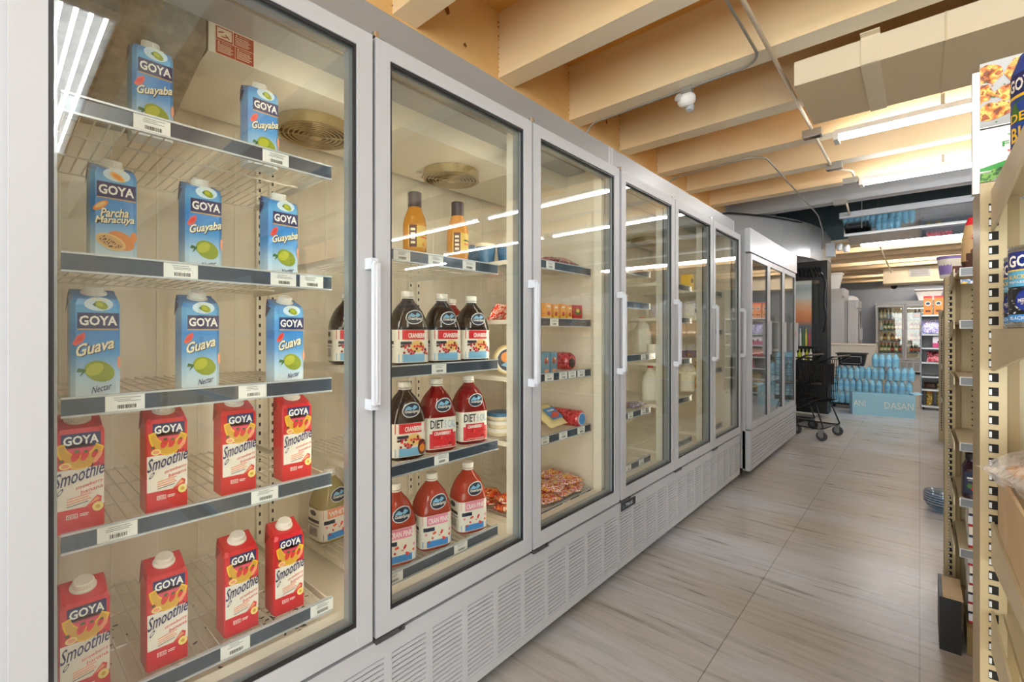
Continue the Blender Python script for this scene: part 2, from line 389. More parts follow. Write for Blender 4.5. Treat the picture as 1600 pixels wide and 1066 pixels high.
def light_fixture(x0, x1, y, z, n, label, wid=.12, tr=.016):
    t = thing('ceiling_light', label, 'ceiling light', (x0, y, z), 0, 'fluorescent strip lights under the beams')
    L = x1-x0
    hw = wid/2 if n > 2 else .022
    MB().box(0, L, -hw, hw, .04, .075, 'fixture').box(0, .03, -wid/2, wid/2, -.01, .035, 'fixture').box(L-.03, L, -wid/2, wid/2, -.01, .035, 'fixture').build('housing', t, bevel=.004)
    for i in range(n):
        yy = (i-(n-1)/2)*wid/max(n, 1)*.85
        MB().bar((.03, yy, .012), (L-.03, yy, .012), tr, 'tube', 8).build('lamp_tube', t)
    for xx in (.25*L, .75*L): MB().box(xx-.01, xx+.01, -.006, .006, .085, (JZ if z < JZ else DZ)-z+.02, 'conduit').build('hanger', t)
    return t
light_fixture(-.47, 1.86, 4.10, 2.60, 1, 'nearest glowing strip light ahead, running right from the cream pipe')
light_fixture(1.95, 4.3, 4.10, 2.60, 1, 'strip light continuing the nearest row to the right')
light_fixture(-.43, 1.9, 5.50, 2.60, 1, 'second glowing strip light, in front of the grey beam')
light_fixture(2.0, 4.35, 5.50, 2.60, 1, 'strip light continuing the second row to the right')
light_fixture(4.9, 6.4, 6.1, 2.58, 1, 'short strip light far right beyond the second row')
light_fixture(.5, 2.9, .27, 2.60, 4, 'wide four-tube light right of the camera, mirrored in the first cooler door', .23, .008)
light_fixture(3.0, 5.4, .27, 2.60, 4, 'wide four-tube light at the far right, beside its twin', .18, .009)
light_fixture(-.9, 1.5, -1.7, 2.60, 3, 'added three-tube fill light, unseen behind the camera', .3)  # extra unseen fixture, added as fill from behind
light_fixture(-1.0, 1.4, 10.42, 2.92, 1, 'added fill strip light hidden between the beams behind the mirrored fixture', .12)  # this and the rows below: added fill lights, tucked between the far beams
light_fixture(-1.2, 1.5, 12.65, 2.92, 1, 'added fill strip light hidden over the far counter', .12)
light_fixture(-1.2, 1.5, 15.63, 2.92, 1, 'added fill strip light hidden between beams toward the back wall', .12)
light_fixture(1.7, 4.1, 10.42, 2.92, 2, 'added fill strip light right of the one behind the mirrored fixture', .12)
light_fixture(-.6, 1.8, 13.40, 2.92, 1, 'added fill strip light hidden between the beams before the far duct', .12)
light_fixture(-1.0, 1.4, 17.12, 2.92, 1, 'added fill strip light hidden between the last beams above the bottle cooler', .12)

# mirrored reflector fixture
t = thing('mirrored_light', 'large mirrored light fixture hung beyond the grey beam, tubes at its far edge', 'ceiling light', (-.74, 7.15, 2.45))
m = MB()
m.add([(0, 0, .20), (3.4, 0, .20), (3.4, .42, .05), (0, .42, .05), (0, 0, .23), (3.4, 0, .23), (3.4, .42, .08), (0, .42, .08)], [(0, 3, 2, 1), (4, 5, 6, 7), (3, 0, 4, 7), (1, 2, 6, 5), (0, 1, 5, 4), (2, 3, 7, 6)], 'mirror')
m.add([(0, .44, .13), (3.4, .44, .13), (3.4, .9, -.02), (0, .9, -.02), (0, .44, .16), (3.4, .44, .16), (3.4, .9, .01), (0, .9, .01)], [(0, 3, 2, 1), (4, 5, 6, 7), (3, 0, 4, 7), (1, 2, 6, 5), (0, 1, 5, 4), (2, 3, 7, 6)], 'mirror')
m.build('reflector', t)
m = MB().box(-.02, 3.42, -.06, -.002, .18, .25, 'bright_white').box(-.02, 3.42, .42, .44, .03, .17, 'fixture').build('frame_strip', t)
m = MB().box(.1, 3.4, .92, 1.22, .0, .05, 'fixture').build('lamp_housing', t)
for yy in (1.0, 1.14): MB().bar((.12, yy, -.022), (3.38, yy, -.022), .018, 'tube', 8).build('lamp_tube', t)
for xx, yy in ((.2, .03), (3.2, .03), (.3, 1.1), (3.2, 1.1)): MB().bar((xx, yy, .05), (xx, yy, .95), .006, 'conduit').build('hanger', t)

def pipe(name, label, pts, r, mat, n=8):
    m = MB(); m.tube(pts, r, mat, n); o = m.build(name); return tag(o, label, 'pipe')
def rnd(pts, rad=.08, n=5):
    P = [Vector(p) for p in pts]; out = [P[0]]
    for i in range(1, len(P)-1):
        a = (P[i-1]-P[i]).normalized(); b = (P[i+1]-P[i]).normalized(); r = min(rad, (P[i-1]-P[i]).length*.45, (P[i+1]-P[i]).length*.45)
        for k in range(n+1):
            u = k/n; out.append((P[i]+a*r)*(1-u)**2+P[i]*2*u*(1-u)+(P[i]+b*r)*u*u)
    return [tuple(p) for p in out+[P[-1]]]
pipe('sprinkler_pipe', 'cream painted pipe running down the aisle under the beams', [(-.60, -2.9, 2.705), (-.60, 5.0, 2.705)], .012, 'pipe')
pipe('sprinkler_pipe', 'cream pipe crossing into the grey zone past the second strip light', rnd([(-.60, 5.12, 2.70), (-.47, 5.3, 2.70), (-.47, 5.44, 2.69)], .05), .012, 'pipe')
pipe('conduit', 'thin grey conduit along the beam, through the white strobe, down behind the coolers', rnd([(-.66, 0.6, 2.715), (-.66, 2.86, 2.715), (-1.78, 2.86, 2.70), (-1.86, 2.87, 2.55), (-1.86, 2.87, 2.13)], .14, 7), .0075, 'conduit')
pipe('conduit', 'thin grey conduit bending over the aisle toward the curved soffit', rnd([(-1.87, 4.33, 2.15), (-1.86, 4.34, 2.68), (-1.0, 4.36, 2.715), (-.97, 7.0, 2.69), (-1.03, 7.85, 2.62), (-1.06, 7.95, 2.40)], .16, 7), .0075, 'conduit')
pipe('conduit', 'dark cable looping along the top of the curved soffit', rnd([(-1.85, 5.9, 2.60), (-1.84, 6.1, 2.70), (-1.66, 6.35, 2.70), (-1.4, 6.78, 2.69), (-1.20, 7.3, 2.69)], .1, 5), .011, 'gasket')
for (x, y, z, lb) in ((-.60, 4.06, 2.68, 'grey junction box where the pipe meets the nearest strip light'), (-.58, 5.06, 2.70, 'silver junction box on the pipe between the two strip lights'), (-.5, 5.50, 2.66, 'junction box at the end of the second strip light'), (-.68, 6.4, 2.68, 'small junction box in front of the grey beam')):
    o = MB().box(x-.06, x+.06, y-.04, y+.04, z-.025, z+.025, 'conduit').box(x-.05, x+.05, y-.03, y+.03, z-.03, z-.025, 'chrome').build('junction_box', bevel=.004); tag(o, lb, 'electrical box')
pipe('sprinkler_pipe', 'thin cream pipe continuing beyond the grey beam', [(-.62, 6.45, 2.66), (-.66, 7.14, 2.66)], .010, 'pipe')
pipe('sprinkler_pipe', 'cream pipe running beyond the mirrored fixture to the far duct', [(-.52, 8.6, 2.70), (-.50, 14.1, 2.60)], .012, 'pipe')

# strobe horn on the big beam
t = thing('fire_strobe', 'white round strobe horn hanging from the beam over the coolers', 'fire alarm', (-1.09, 2.88, 2.715))
MB().box(-.035, .035, -.02, .02, -.03, .012, 'conduit').build('mounting_box', t, bevel=.004)
m = MB(); m.T = Matrix.Translation((0, -.01, -.06)) @ Matrix.Rotation(math.radians(25), 4, 'X')
m.lathe([(.0, .03), (.03, .03), (.05, .018), (.056, 0), (.054, -.02), (.045, -.036), (.03, -.045), (0, -.047)], 'strobe', 20); m.build('horn_body', t)
m = MB(); m.T = Matrix.Translation((.012, .02, -.10)) @ Matrix.Rotation(math.radians(-15), 4, 'X'); m.lathe([(.022, .02), (.026, 0), (.026, -.022), (.018, -.03), (0, -.03)], 'bright_white', 14); m.build('strobe_lens', t)
m = MB(); m.T = Matrix.Translation((-.03, -.05, -.062)) @ Matrix.Rotation(math.radians(75), 4, 'X') @ Matrix.Rotation(math.radians(-20), 4, 'Y'); m.lathe([(.024, 0), (.024, .012), (.02, .014), (0, .014)], 'shelf_lip', 16); m.build('speaker_disc', t)
# emergency lights at the end of the soffit
t = thing('emergency_light', 'white twin-head emergency light at the right end of the curved soffit', 'emergency light', (-1.0, 8.3, 2.4))
MB().box(-.05, .06, -.06, .06, -.08, .12, 'bright_white').build('housing', t, bevel=.01)
for dx in (.12, .2):
    m = MB(); m.lathe([(.0, -.05), (.035, -.05), (.045, .02), (.03, .05), (0, .05)], 'strobe', 12, c=(dx, -.03, .05 if dx < .15 else .02)); m.bar((.05, 0, .06), (dx, -.02, .05), .01, 'bright_white'); m.build('lamp_head', t)

# ================================================================== COOLERS
DX = -1.07                      # plane of the door fronts
def door_part(root, y0, y1, z0=.393, z1=1.976, hinge=True, hy=.36, hz=1.015):
    f = MB(); sw_, tr, br_ = .044, .044, .055
    f.box(-.05, 0, y0, y0+sw_, z0, z1, 'white_metal'); f.box(-.05, 0, y1-sw_, y1, z0, z1, 'white_metal')
    f.box(-.05, -.0005, y0+sw_, y1-sw_, z1-tr, z1, 'white_metal'); f.box(-.05, -.0005, y0+sw_, y1-sw_, z0, z0+br_, 'white_metal')
    d = f.build('door', root, bevel=.003)
    a, b, c, e = y0+sw_, y1-sw_, z0+br_, z1-tr
    g = MB()
    for (p, q, r, s_) in ((a, a+.007, c, e), (b-.007, b, c, e), (a+.007, b-.007, c, c+.007), (a+.007, b-.007, e-.007, e)):
        g.box(-.012, -.004, p, q, r, s_, 'gasket')
    for (p, q, r, s_) in ((a, a+.012, c, e), (b-.012, b, c, e), (a+.012, b-.012, c, c+.012), (a+.012, b-.012, e-.012, e)):
        g.box(-.044, -.021, p, q, r, s_, 'spacer')
    for (p, q, r, s_) in ((y0+.01, y0+.03, z0+.01, z1-.01), (y1-.03, y1-.01, z0+.01, z1-.01), (y0+.03, y1-.03, z0+.01, z0+.03), (y0+.03, y1-.03, z1-.03, z1-.01)):
        g.box(-.062, -.0502, p, q, r, s_, 'gasket')
    g.build('gasket', d)
    MB().box(-.0195, -.0135, a+.0005, b-.0005, c+.0005, e-.0005, 'door_glass').build('glass_pane', d)
    h = MB(); yh = y1-.012
    h.tube(rnd([(.001, yh, hz), (.036, yh, hz), (.036, yh, hz+hy), (.001, yh, hz+hy)], .012, 4), .008, 'bright_white', 8)
    h.box(0, .030, yh-.010, yh+.010, hz-.014, hz+.014, 'bright_white').box(0, .030, yh-.010, yh+.010, hz+hy-.014, hz+hy+.014, 'bright_white')
    h.box(.028, .042, yh-.009, yh+.009, hz, hz+hy, 'bright_white'); h.build('handle', d, bevel=.002)
    if hinge:
        k = MB(); k.box(-.045, .002, y0+.0, y0+.09, z0-.016, z0-.002, 'hinge').lathe([(.013, 0), (.013, .018)], 'hinge', 12, c=(-.015, y0+.015, z0-.02)); k.lathe([(.006, 0), (.010, .01), (.0, .012)], 'dark', 10, c=(-.005, y0+.075, z0-.014)); k.build('hinge', d)
        k = MB(); k.box(-.045, -.012, y0, y0+.035, z1+.001, z1+.010, 'gasket').lathe([(.010, 0), (.010, .02)], 'chrome', 10, c=(-.02, y0+.012, z1+.004)); k.build('hinge', d)
    return d

def wire_shelf(root, y0, y1, zc, tags=(), x0=-.68, x1=-.135, rail=True):
    zt = zc+.006; m = MB(); r = .0018; y = y0+.006
    while y < y1-.004:
        m.bar((x0, y, zt), (x1, y, zt), r, 'wire', 4); y += .0235
    for xx in (x0+.003, -.5, -.33, x1-.004): m.bar((xx, y0, zt-.004), (xx, y1, zt-.004), .003, 'wire', 5)
    m.box(x0, x1, y0-.004, y0, zt-.016, zt+.002, 'wire'); m.box(x0, x1, y1, y1+.004, zt-.016, zt+.002, 'wire')
    s = m.build('shelf', root)
    if rail:
        k = MB().box(x1, x1+.005, y0-.004, y1+.004, zc-.016, zc+.016, 'rail_blue').box(x1, x1+.009, y0-.004, y1+.004, zc+.0155, zc+.0195, 'rail_edge').box(x1, x1+.009, y0-.004, y1+.004, zc-.0195, zc-.0155, 'rail_edge')
        k.build('price_rail', s)
        for (ty, tw) in tags:
            g = MB(); f = lambda a, b, l: (x1+.0055+.0003*l, ty-tw/2+a*tw, zc-.016+b*.032)
            g.box(x1+.005, x1+.0057, ty-tw/2, ty+tw/2, zc-.0155, zc+.0155, 'tag')
            R = random.Random(int(ty*1e4)); a = .3
            while a < .75:
                wd = R.choice((.012, .02, .03)); g.drect(f, a, a+wd, .14, .38, 'ink', 2); a += wd+R.choice((.012, .02))
            for b in (.58, .68, .8): g.drect(f, .2+.1*R.random(), .6+.3*R.random(), b, b+.04, 'grey_ink', 2)
            g.build('price_tag', s)
    return s

def cooler(yb, bays, label, name='glass_door_cooler', W=1.98, nd=3, badge=False, x=DX, rz=0, loc=None, lamps='strip', sticker=False, full=True):
    root = thing(name, label, 'cooler', loc or (x, yb, 0), rz)
    p = W/nd
    # outer cabinet: open box, white metal sides and grey front header
    c = MB()
    c.box(-.78, -.76, 0, W, .09, 2.095, 'cabinet_grey'); c.box(-.76, -.05, 0, .02, .09, 2.095, 'white_metal'); c.box(-.76, -.05, W-.02, W, .09, 2.095, 'white_metal')
    c.box(-.76, -.05, .02, W-.02, 2.05, 2.095, 'cabinet_grey'); c.box(-.07, -.05, .02, W-.02, 1.985, 2.05, 'cabinet_grey')
    c.box(-.76, -.05, .02, W-.02, .09, .385, 'cabinet_grey')
    c.build('cabinet', root, bevel=.003)
    for yy in (.12, W-.12):
        for xx in (-.68, -.16): 
            MB().lathe([(.02, 0), (.02, .03), (.012, .035), (.012, .09)], 'dark', 10, c=(xx, yy, 0)).build('leg', root)
    # liner
    l = MB()
    l.box(-.755, -.73, .02, W-.02, .40, 2.0, 'liner'); l.box(-.73, -.062, .02, .035, .40, 2.0, 'liner'); l.box(-.73, -.062, W-.035, W-.02, .40, 2.0, 'liner')
    l.box(-.755, -.05, .02, W-.02, .386, .41, 'liner_trim'); l.box(-.755, -.07, .02, W-.02, 2.0, 2.02, 'liner')
    l.box(-.12, -.064, .036, W-.036, .41, .435, 'liner_trim')
    l.box(-.085, -.062, .036, W-.036, 1.955, 1.999, 'liner_trim')
    k = .12
    while k < W-.1: l.box(-.7302, -.728, k, k+.004, .42, 1.9, 'liner_trim'); k += .11
    l.build('liner', root)
    MB().box(-.29, -.17, .036, W-.036, 1.990, 1.998, 'grey_paint').build('ceiling_panel', root)
    # evaporator cover with fans
    e = MB().box(-.70, -.29, .36, W-.036, 1.915, 1.925, 'liner_trim').box(-.29, -.28, .36, W-.036, 1.915, 1.99, 'liner_trim')
    ev = e.build('evaporator_cover', root, bevel=.002)
    g = MB(); a = [(-.28, 1.918), (-.28, 1.99), (-.725, 1.99), (-.725, 1.80)]
    g.add([(x_, .036, z_) for x_, z_ in a]+[(x_, .355, z_) for x_, z_ in a], [(0, 1, 2, 3), (7, 6, 5, 4), (0, 4, 5, 1), (1, 5, 6, 2), (2, 6, 7, 3), (3, 7, 4, 0)], 'galvanised')
    g.box(-.4, -.38, .25, .27, 1.83, 1.88, 'gasket').lathe([(.017, 0), (.017, .06)], 'gasket', 10, c=(-.39, .26, 1.80)); g.box(-.43, -.35, .235, .285, 1.862, 1.868, 'galvanised')
    g.build('coil_housing', root)
    for fy in (.74, 1.36):
        if fy > W-.2: continue
        m = MB(); cz = 1.914; cx = -.50
        m.lathe([(.118, 0), (.124, 0), (.124, -.036), (.118, -.036), (.118, 0)], 'fan_metal', 30, c=(cx, fy, cz), cap=False)
        for r in (.025, .04, .055, .07, .085, .1, .114): m.tube([(cx+r*math.cos(a), fy+r*math.sin(a), cz-.036) for a in [q*2*PI/24 for q in range(24)]], .0026, 'fan_metal', 4, closed=True)
        for q in range(6): m.bar((cx+.02*math.cos(q*PI/3), fy+.02*math.sin(q*PI/3), cz-.036), (cx+.12*math.cos(q*PI/3), fy+.12*math.sin(q*PI/3), cz-.034), .0026, 'fan_metal', 4)
        m.lathe([(0, -.042), (.02, -.042), (.02, -.01), (0, -.01)], 'fan_metal', 14, c=(cx, fy, cz))
        m.lathe([(0, -.0015), (.117, -.0015)], 'fan_dark', 24, c=(cx, fy, cz), cap=False)
        for q in range(4):
            b = q*PI/2; P = lambda r, th, z: (cx+r*math.cos(b+th), fy+r*math.sin(b+th), cz+z)
            m.add([P(.02, -.2, -.026), P(.105, -.35, -.028), P(.105, .35, -.014), P(.02, .4, -.02)], [(0, 1, 2, 3)], 'fan_metal')
        for q in (.9, 1.25): m.lathe([(.012, -.004), (.012, 0)], 'chrome', 10, c=(cx+.145*math.cos(PI*q), fy-.145*abs(math.sin(PI*q)), cz))
        m.build('fan_guard', ev)
    if sticker:
        m = MB(); f = lambda a, b, l_: (-.2795+.0004*l_, .374+a*.093, 1.915+b*.073)
        M('sticker_red', 'b0453a', .5); M('sticker_pale', 'f0dcc4', .5)
        m.box(-.28, -.2795, .374, .467, 1.915, 1.988, 'sticker_pale')
        m.drect(f, .02, .98, .02, .5, 'sticker_red', 1).drect(f, .46, .98, .52, .98, 'sticker_red', 1).drect(f, .02, .44, .52, .98, 'sticker_red', 1).drect(f, .05, .41, .58, .94, 'sticker_pale', 2)
        m.drect(f, .495, .505, .02, .5, 'sticker_pale', 2)
        for (a, b, ang) in ((.15, .8, .5), (.3, .7, -.9), (.22, .66, .2)): m.dell(f, a, b, .09, .022, 'sticker_red', 3, 10, ang)
        for (a, b) in ((.06, .4), (.54, .4), (.5, .88)):
            m.dpoly(f, [(a, b), (a+.07, b), (a+.035, b+.07)], 'sticker_pale', 3); m.dtext(f, 'WARNING', a+.09, b+.005, .26, .05, 'sticker_pale', 3)
            for k in range(5): m.drect(f, a, a+.34+.05*(k % 2), b-.06-.06*k, b-.035-.06*k, 'sticker_pale', 3)
        m.build('warning_sticker', ev)
    # mullions with the LED strip on their inner side
    for i in range(nd+1):
        yy = min(max(i*p, .036), W-.036); a, b = (yy-.028, yy+.028) if 0 < i < nd else ((.036, .064) if i == 0 else (W-.064, W-.036))
        mu = MB().box(-.105, -.063, a, b, .436, 1.954, 'liner_trim').build('mullion', root, bevel=.003)
        if lamps and 0 < i < nd: MB().box(-.110, -.1055, (a+b)/2-.005, (a+b)/2+.005, .50, 1.90, lamps).build('lamp_strip', mu)
    # back standards
    for i in range(1, nd):
        for dy in (-.022, .022):
            m = MB().box(-.728, -.715, i*p+dy-.011, i*p+dy+.011, .44, 1.86, 'liner_trim')
            z = .47
            while z < 1.84: m.box(-.7152, -.7145, i*p+dy-.0035, i*p+dy+.0035, z, z+.013, 'hole'); z += .0325
            m.build('shelf_standard', root)
    for i, bay in enumerate(bays):
        for (z, tags) in bay: wire_shelf(root, i*p+.085, (i+1)*p-.055, z, tags)
    for i in range(nd): door_part(root, i*p+(.005 if i else .013), (i+1)*p-.005)
    # louvred base
    b = MB(); b.box(-.05, -.03, .0, W, .065, .375, 'dark')
    b.box(-.03, -.008, 0, W, .326, .378, 'white_metal'); b.box(-.03, -.008, 0, W, .062, .092, 'white_metal')
    ncol = round(W/.1414); q = W/ncol; ex = .012
    for i in range(ncol+1):
        a, c_ = max(0, i*q-ex), min(W, i*q+ex); b.box(-.03, -.0085, a, c_, .092, .326, 'white_metal')
    for i in range(ncol):
        a, c_ = i*q+ex, (i+1)*q-ex
        for j in range(16):
            z = .0925+.0146*j
            b.add([(-.013, a, z+.0098), (-.013, c_, z+.0098), (-.009, c_, z+.0078), (-.009, a, z+.0078), (-.009, a, z), (-.009, c_, z)], [(0, 3, 2, 1), (3, 4, 5, 2)], 'white_metal')
    gr = b.build('base_grille', root)
    if badge:
        m = MB().box(-.008, -.004, .02, .165, .335, .372, 'gasket'); f = lambda a, bb, l_: (-.004+.0004*l_, .02+a*.145, .335+bb*.037)
        m.drect(f, .05, .22, .2, .8, 'rail_blue', 1); m.dtext(f, 'TRUE', .28, .3, .5, .42, 'bright_white', 1, .02); m.build('name_badge', gr)
    return root

def T(X, *us):  # tag positions, from where each tag sits along the rail
    return [(along(u, X), .062) for u in us]
def local(tags, yb): return [(y-yb, w_) for y, w_ in tags]
RX_ = -1.2
yA = 0.005
coolA = cooler(yA, [
    [(1.632, local(T(RX_, 238, 431), yA)), (1.3325, local(T(RX_, 283, 443, 487), yA)), (1.058, local(T(RX_, 196, 395), yA)), (.802, local(T(RX_, 184, 414), yA)), (.462, local(T(RX_, 368, 503), yA))],
    [(1.437, local(T(RX_, 628, 681, 733), yA)), (1.078, local(T(RX_, 686), yA)), (.775, local(T(RX_, 690), yA)), (.450, local(T(RX_, 616, 720), yA))],
    [(1.49, local(T(RX_, 860), yA)), (1.243, local(T(RX_, 866), yA)), (1.005, local(T(RX_, 858, 880, 894, 908), yA)), (.737, local(T(RX_, 851, 880, 908), yA)), (.420, local(T(RX_, 885, 911), yA))]],
    'nearest tall white cooler with three glass doors, juice cartons behind its first door', sticker=True)
yB = 1.99
coolB = cooler(yB, [
    [(1.54, []), (1.352, []), (1.055, local(T(RX_, 1005, 1020), yB)), (.74, local(T(RX_, 985, 1005), yB)), (.454, local(T(RX_, 982, 1002), yB))],
    [(1.50, []), (1.28, []), (1.0, []), (.74, []), (.454, [])],
    [(1.50, []), (1.2, []), (.9, []), (.454, [])]],
    'second white three-door glass cooler, nearly empty, between the juice cooler and the white-headed cooler', badge=True, lamps='strip_dim')

# ------------------------------------------------------------------ cooler with white header, and two like it far off
def header_cooler(loc, rz, W, nd, H, label, grp=None, head=.19):
    root = thing('display_cooler', label, 'cooler', loc, rz)
    c = MB().box(-.72, -.70, 0, W, .09, H-.01, 'white_metal').box(-.70, -.04, 0, .03, .09, H-.01, 'white_metal').box(-.70, -.04, W-.03, W, .09, H-.01, 'white_metal').box(-.70, -.04, .03, W-.03, H-.05, H-.01, 'white_metal').box(-.70, -.06, .03, W-.03, .09, .40, 'white_metal')
    c.box(-.69, -.67, .03, W-.03, .41, H-.06, 'side_wall').build('cabinet', root, bevel=.006)
    MB().box(-.04, 0, -.01, W+.01, H-head, H, 'bright_white').build('header_panel', root, bevel=.006)
    p = (W-.06)/nd
    for i in range(nd):
        a, b = .03+i*p+.004, .03+(i+1)*p-.004; z0, z1 = .405, H-head-.01
        f = MB().box(-.04, -.004, a, a+.04, z0, z1, 'white_metal').box(-.04, -.004, b-.04, b, z0, z1, 'white_metal').box(-.04, -.0045, a+.04, b-.04, z0, z0+.05, 'white_metal').box(-.04, -.0045, a+.04, b-.04, z1-.045, z1, 'white_metal')
        dd = f.build('door', root, bevel=.003)
        MB().box(-.02, -.014, a+.04, b-.04, z0+.05, z1-.045, 'door_glass').build('glass_pane', dd)
        g = MB()
        for (p_, q_, r_, s_) in ((a+.04, a+.046, z0+.05, z1-.045), (b-.046, b-.04, z0+.05, z1-.045)): g.box(-.026, -.010, p_, q_, r_, s_, 'gasket')
        g.build('gasket', dd)
        MB().box(-.003, .022, b-.03, b-.012, 1.0, 1.3, 'white_metal').build('handle', dd, bevel=.004)
    for z in (.7, 1.0, 1.3): 
        m = MB().box(-.66, -.10, .035, W-.035, z, z+.012, 'wire'); m.build('shelf', root)
    b = MB().box(-.06, -.035, 0, W, .075, .395, 'cabinet_grey').box(-.035, -.005, -.0, W, .33, .398, 'white_metal').box(-.035, -.005, 0, W, .075, .115, 'white_metal').box(-.035, -.005, 0, .05, .115, .33, 'white_metal').box(-.035, -.005, W-.05, W, .115, .33, 'white_metal')
    for j in range(7):
        z = .118+.0305*j; b.add([(-.034, .05, z+.027), (-.034, W-.05, z+.027), (-.008, W-.05, z+.016), (-.008, .05, z+.016), (-.008, .05, z), (-.008, W-.05, z)], [(0, 3, 2, 1), (3, 4, 5, 2)], 'white_metal')
    b.build('base_grille', root)
    for yy in (.15, W-.12):
        for xx in (-.6, -.12):
            m = MB().lathe([(0, -.011), (.035, -.011), (.037, 0), (.035, .011), (0, .011)], 'dark', 14, c=(xx, yy, .037), axis='x').box(xx-.018, xx+.018, yy-.02, yy+.02, .06, .09, 'hinge'); m.build('caster', root)
    return root
coolC = header_cooler((-1.02, 4.05, 0), 0, 1.86, 3, 2.04, 'white cooler with a blank white header panel and three glass doors, beyond the second cooler')
o = MB().box(0, .003, 1.79, 1.83, 1.15, 1.21, 'sticker_red').build('warning_label', coolC)
D = header_cooler((-1.31, 13.05, 0), 0, .95, 1, 2.22, 'pale grey-sided cooler at far left behind the counter')
E = header_cooler((-1.15, 14.3, 0), 0, 1.0, 2, 2.0, 'far white cooler with a small header, right of the pale grey-sided cooler')
coolF = cooler(0, [[(z, []) for z in (1.58, 1.25, .93, .60)]]*3, 'white glass-door cooler full of bottles against the back wall', loc=(-.985, 17.35, 0), rz=-PI/2, lamps='strip_dim')
# the helper above faces +x; rotated so the doors face the camera

# ------------------------------------------------------------------ black beverage cooler under the soffit
M('black_frame', '17181a', .35, .2); M('sky_top', 'dfe3ea', .5); M('black_in', '0d0f10', .5)
t = thing('black_cooler', 'black-framed beverage cooler with a sunset poster under the curved soffit', 'cooler', (-1.42, 7.62, 0), 0)
w_, h_ = .47, 2.19
MB().box(0, w_, .06, .34, .06, h_, 'black_in', {'b': 'black_frame'}).build('cabinet', t)
MB().box(0, .03, 0, .055, .1, h_, 'black_frame').box(w_-.09, w_, 0, .055, .1, h_, 'black_frame').box(.30, .31, .03, .055, .45, h_-.26, 'black_frame').box(.03, w_-.09, 0, .055, h_-.26, h_, 'black_frame').box(.03, w_-.09, 0, .055, .98, 1.0, 'black_frame').box(.03, w_-.09, 0, .055, .1, .45, 'black_frame').build('door_frame', t, bevel=.004)
ramp_mat('sunset', [(0, '6b7a8c'), (.12, 'e08a5a'), (.3, 'f0a070'), (.48, 'f3c9a8'), (.62, 'dfe0e4'), (.8, 'b4bcc6'), (1, 'e6eaee')], 1.28, 1.95, .4)
p = MB().box(.05, .28, .035, .045, 1.0, 1.95, 'sunset'); p.build('sunset_poster', t)
MB().box(.03, w_-.09, .02, .026, .45, h_-.26, 'door_glass').build('glass_pane', t)
for i, (cx, c) in enumerate(((.07, 'd8476f'), (.105, 'e05a80'), (.145, 'f2f2ee'), (.18, '4c7a3a'), (.215, 'e7d34a'), (.255, 'c63f4f'))):
    M('drink_'+c, c, .3)
    m = MB().lathe([(.012, 0), (.013, .02), (.013, .16), (.006, .2), (.006, .25), (.0, .25)], 'drink_'+c, 10); o = m.build('printed_bottle', t, loc=(cx, .033, 1.003))
M('drink_lime', 'c6cf3a', .3)
for i in range(5):
    m = MB().lathe([(.018, 0), (.02, .02), (.02, .1), (.008, .13), (.008, .16), (0, .16)], 'drink_lime' if i % 2 else 'drink_f2f2ee', 10); m.build('printed_bottle', t, loc=(.09+.045*i, .033, .80))
m = MB().tube(rnd([(.40, -.02, 2.0), (.46, -.03, 1.9), (.44, -.04, 1.6), (.47, -.03, 1.4), (.43, -.03, 1.2)], .05), .012, 'gasket', 6); m.build('cable', t)
m = MB()
for i in range(9): m.tube(rnd([(.05+.04*i, -.01, 2.1), (.08+.04*i, -.05, 2.06-.02*(i % 3)), (.06+.045*i, -.03, 1.99), (.1+.04*i, -.01, 1.97)], .03), .010, 'black_frame', 5)
m.build('garland', t)

# ================================================================== GOODS IN THE COOLERS
for k_, c_ in dict(navy='232a63', white='f6f5f1', cream='f4ecc9', gold='d9a63c', red='d2232f', deepred='9e1a26', guava='8f9f24', guava2='b8bd3c', leaf='3c6a2d', slice='e8553f', slice2='f2a07c',
                   pulp='e9c27a', seed='3d2a1c', orange='e58a34', banana='f3c62d', banana2='f7e08a', straw='d8363a', cap='efeae0', skyblue='3c8bd4', pink='e88aa9', lblue='7db7dc', rosewood='5a2a22',
                   offwhite='ebe6da', oval_navy='16233f', silver='d8dde2', ink2='33406b', cookie_tan='d9a765').items(): M(k_, c_, .42)
ramp_mat('nectar_blue', [(0, 'e6f1f7'), (.2, 'b9daf0'), (.42, '4f9bdb'), (.62, '3587d2'), (.82, '5fabe0'), (1, '2f78c4')], 0, .215, .3)
M('smoothie_red', 'd0202c', .3); M('smoothie_pink', 'e5506b', .35); M('smoothie_white', 'f3ede2', .35)

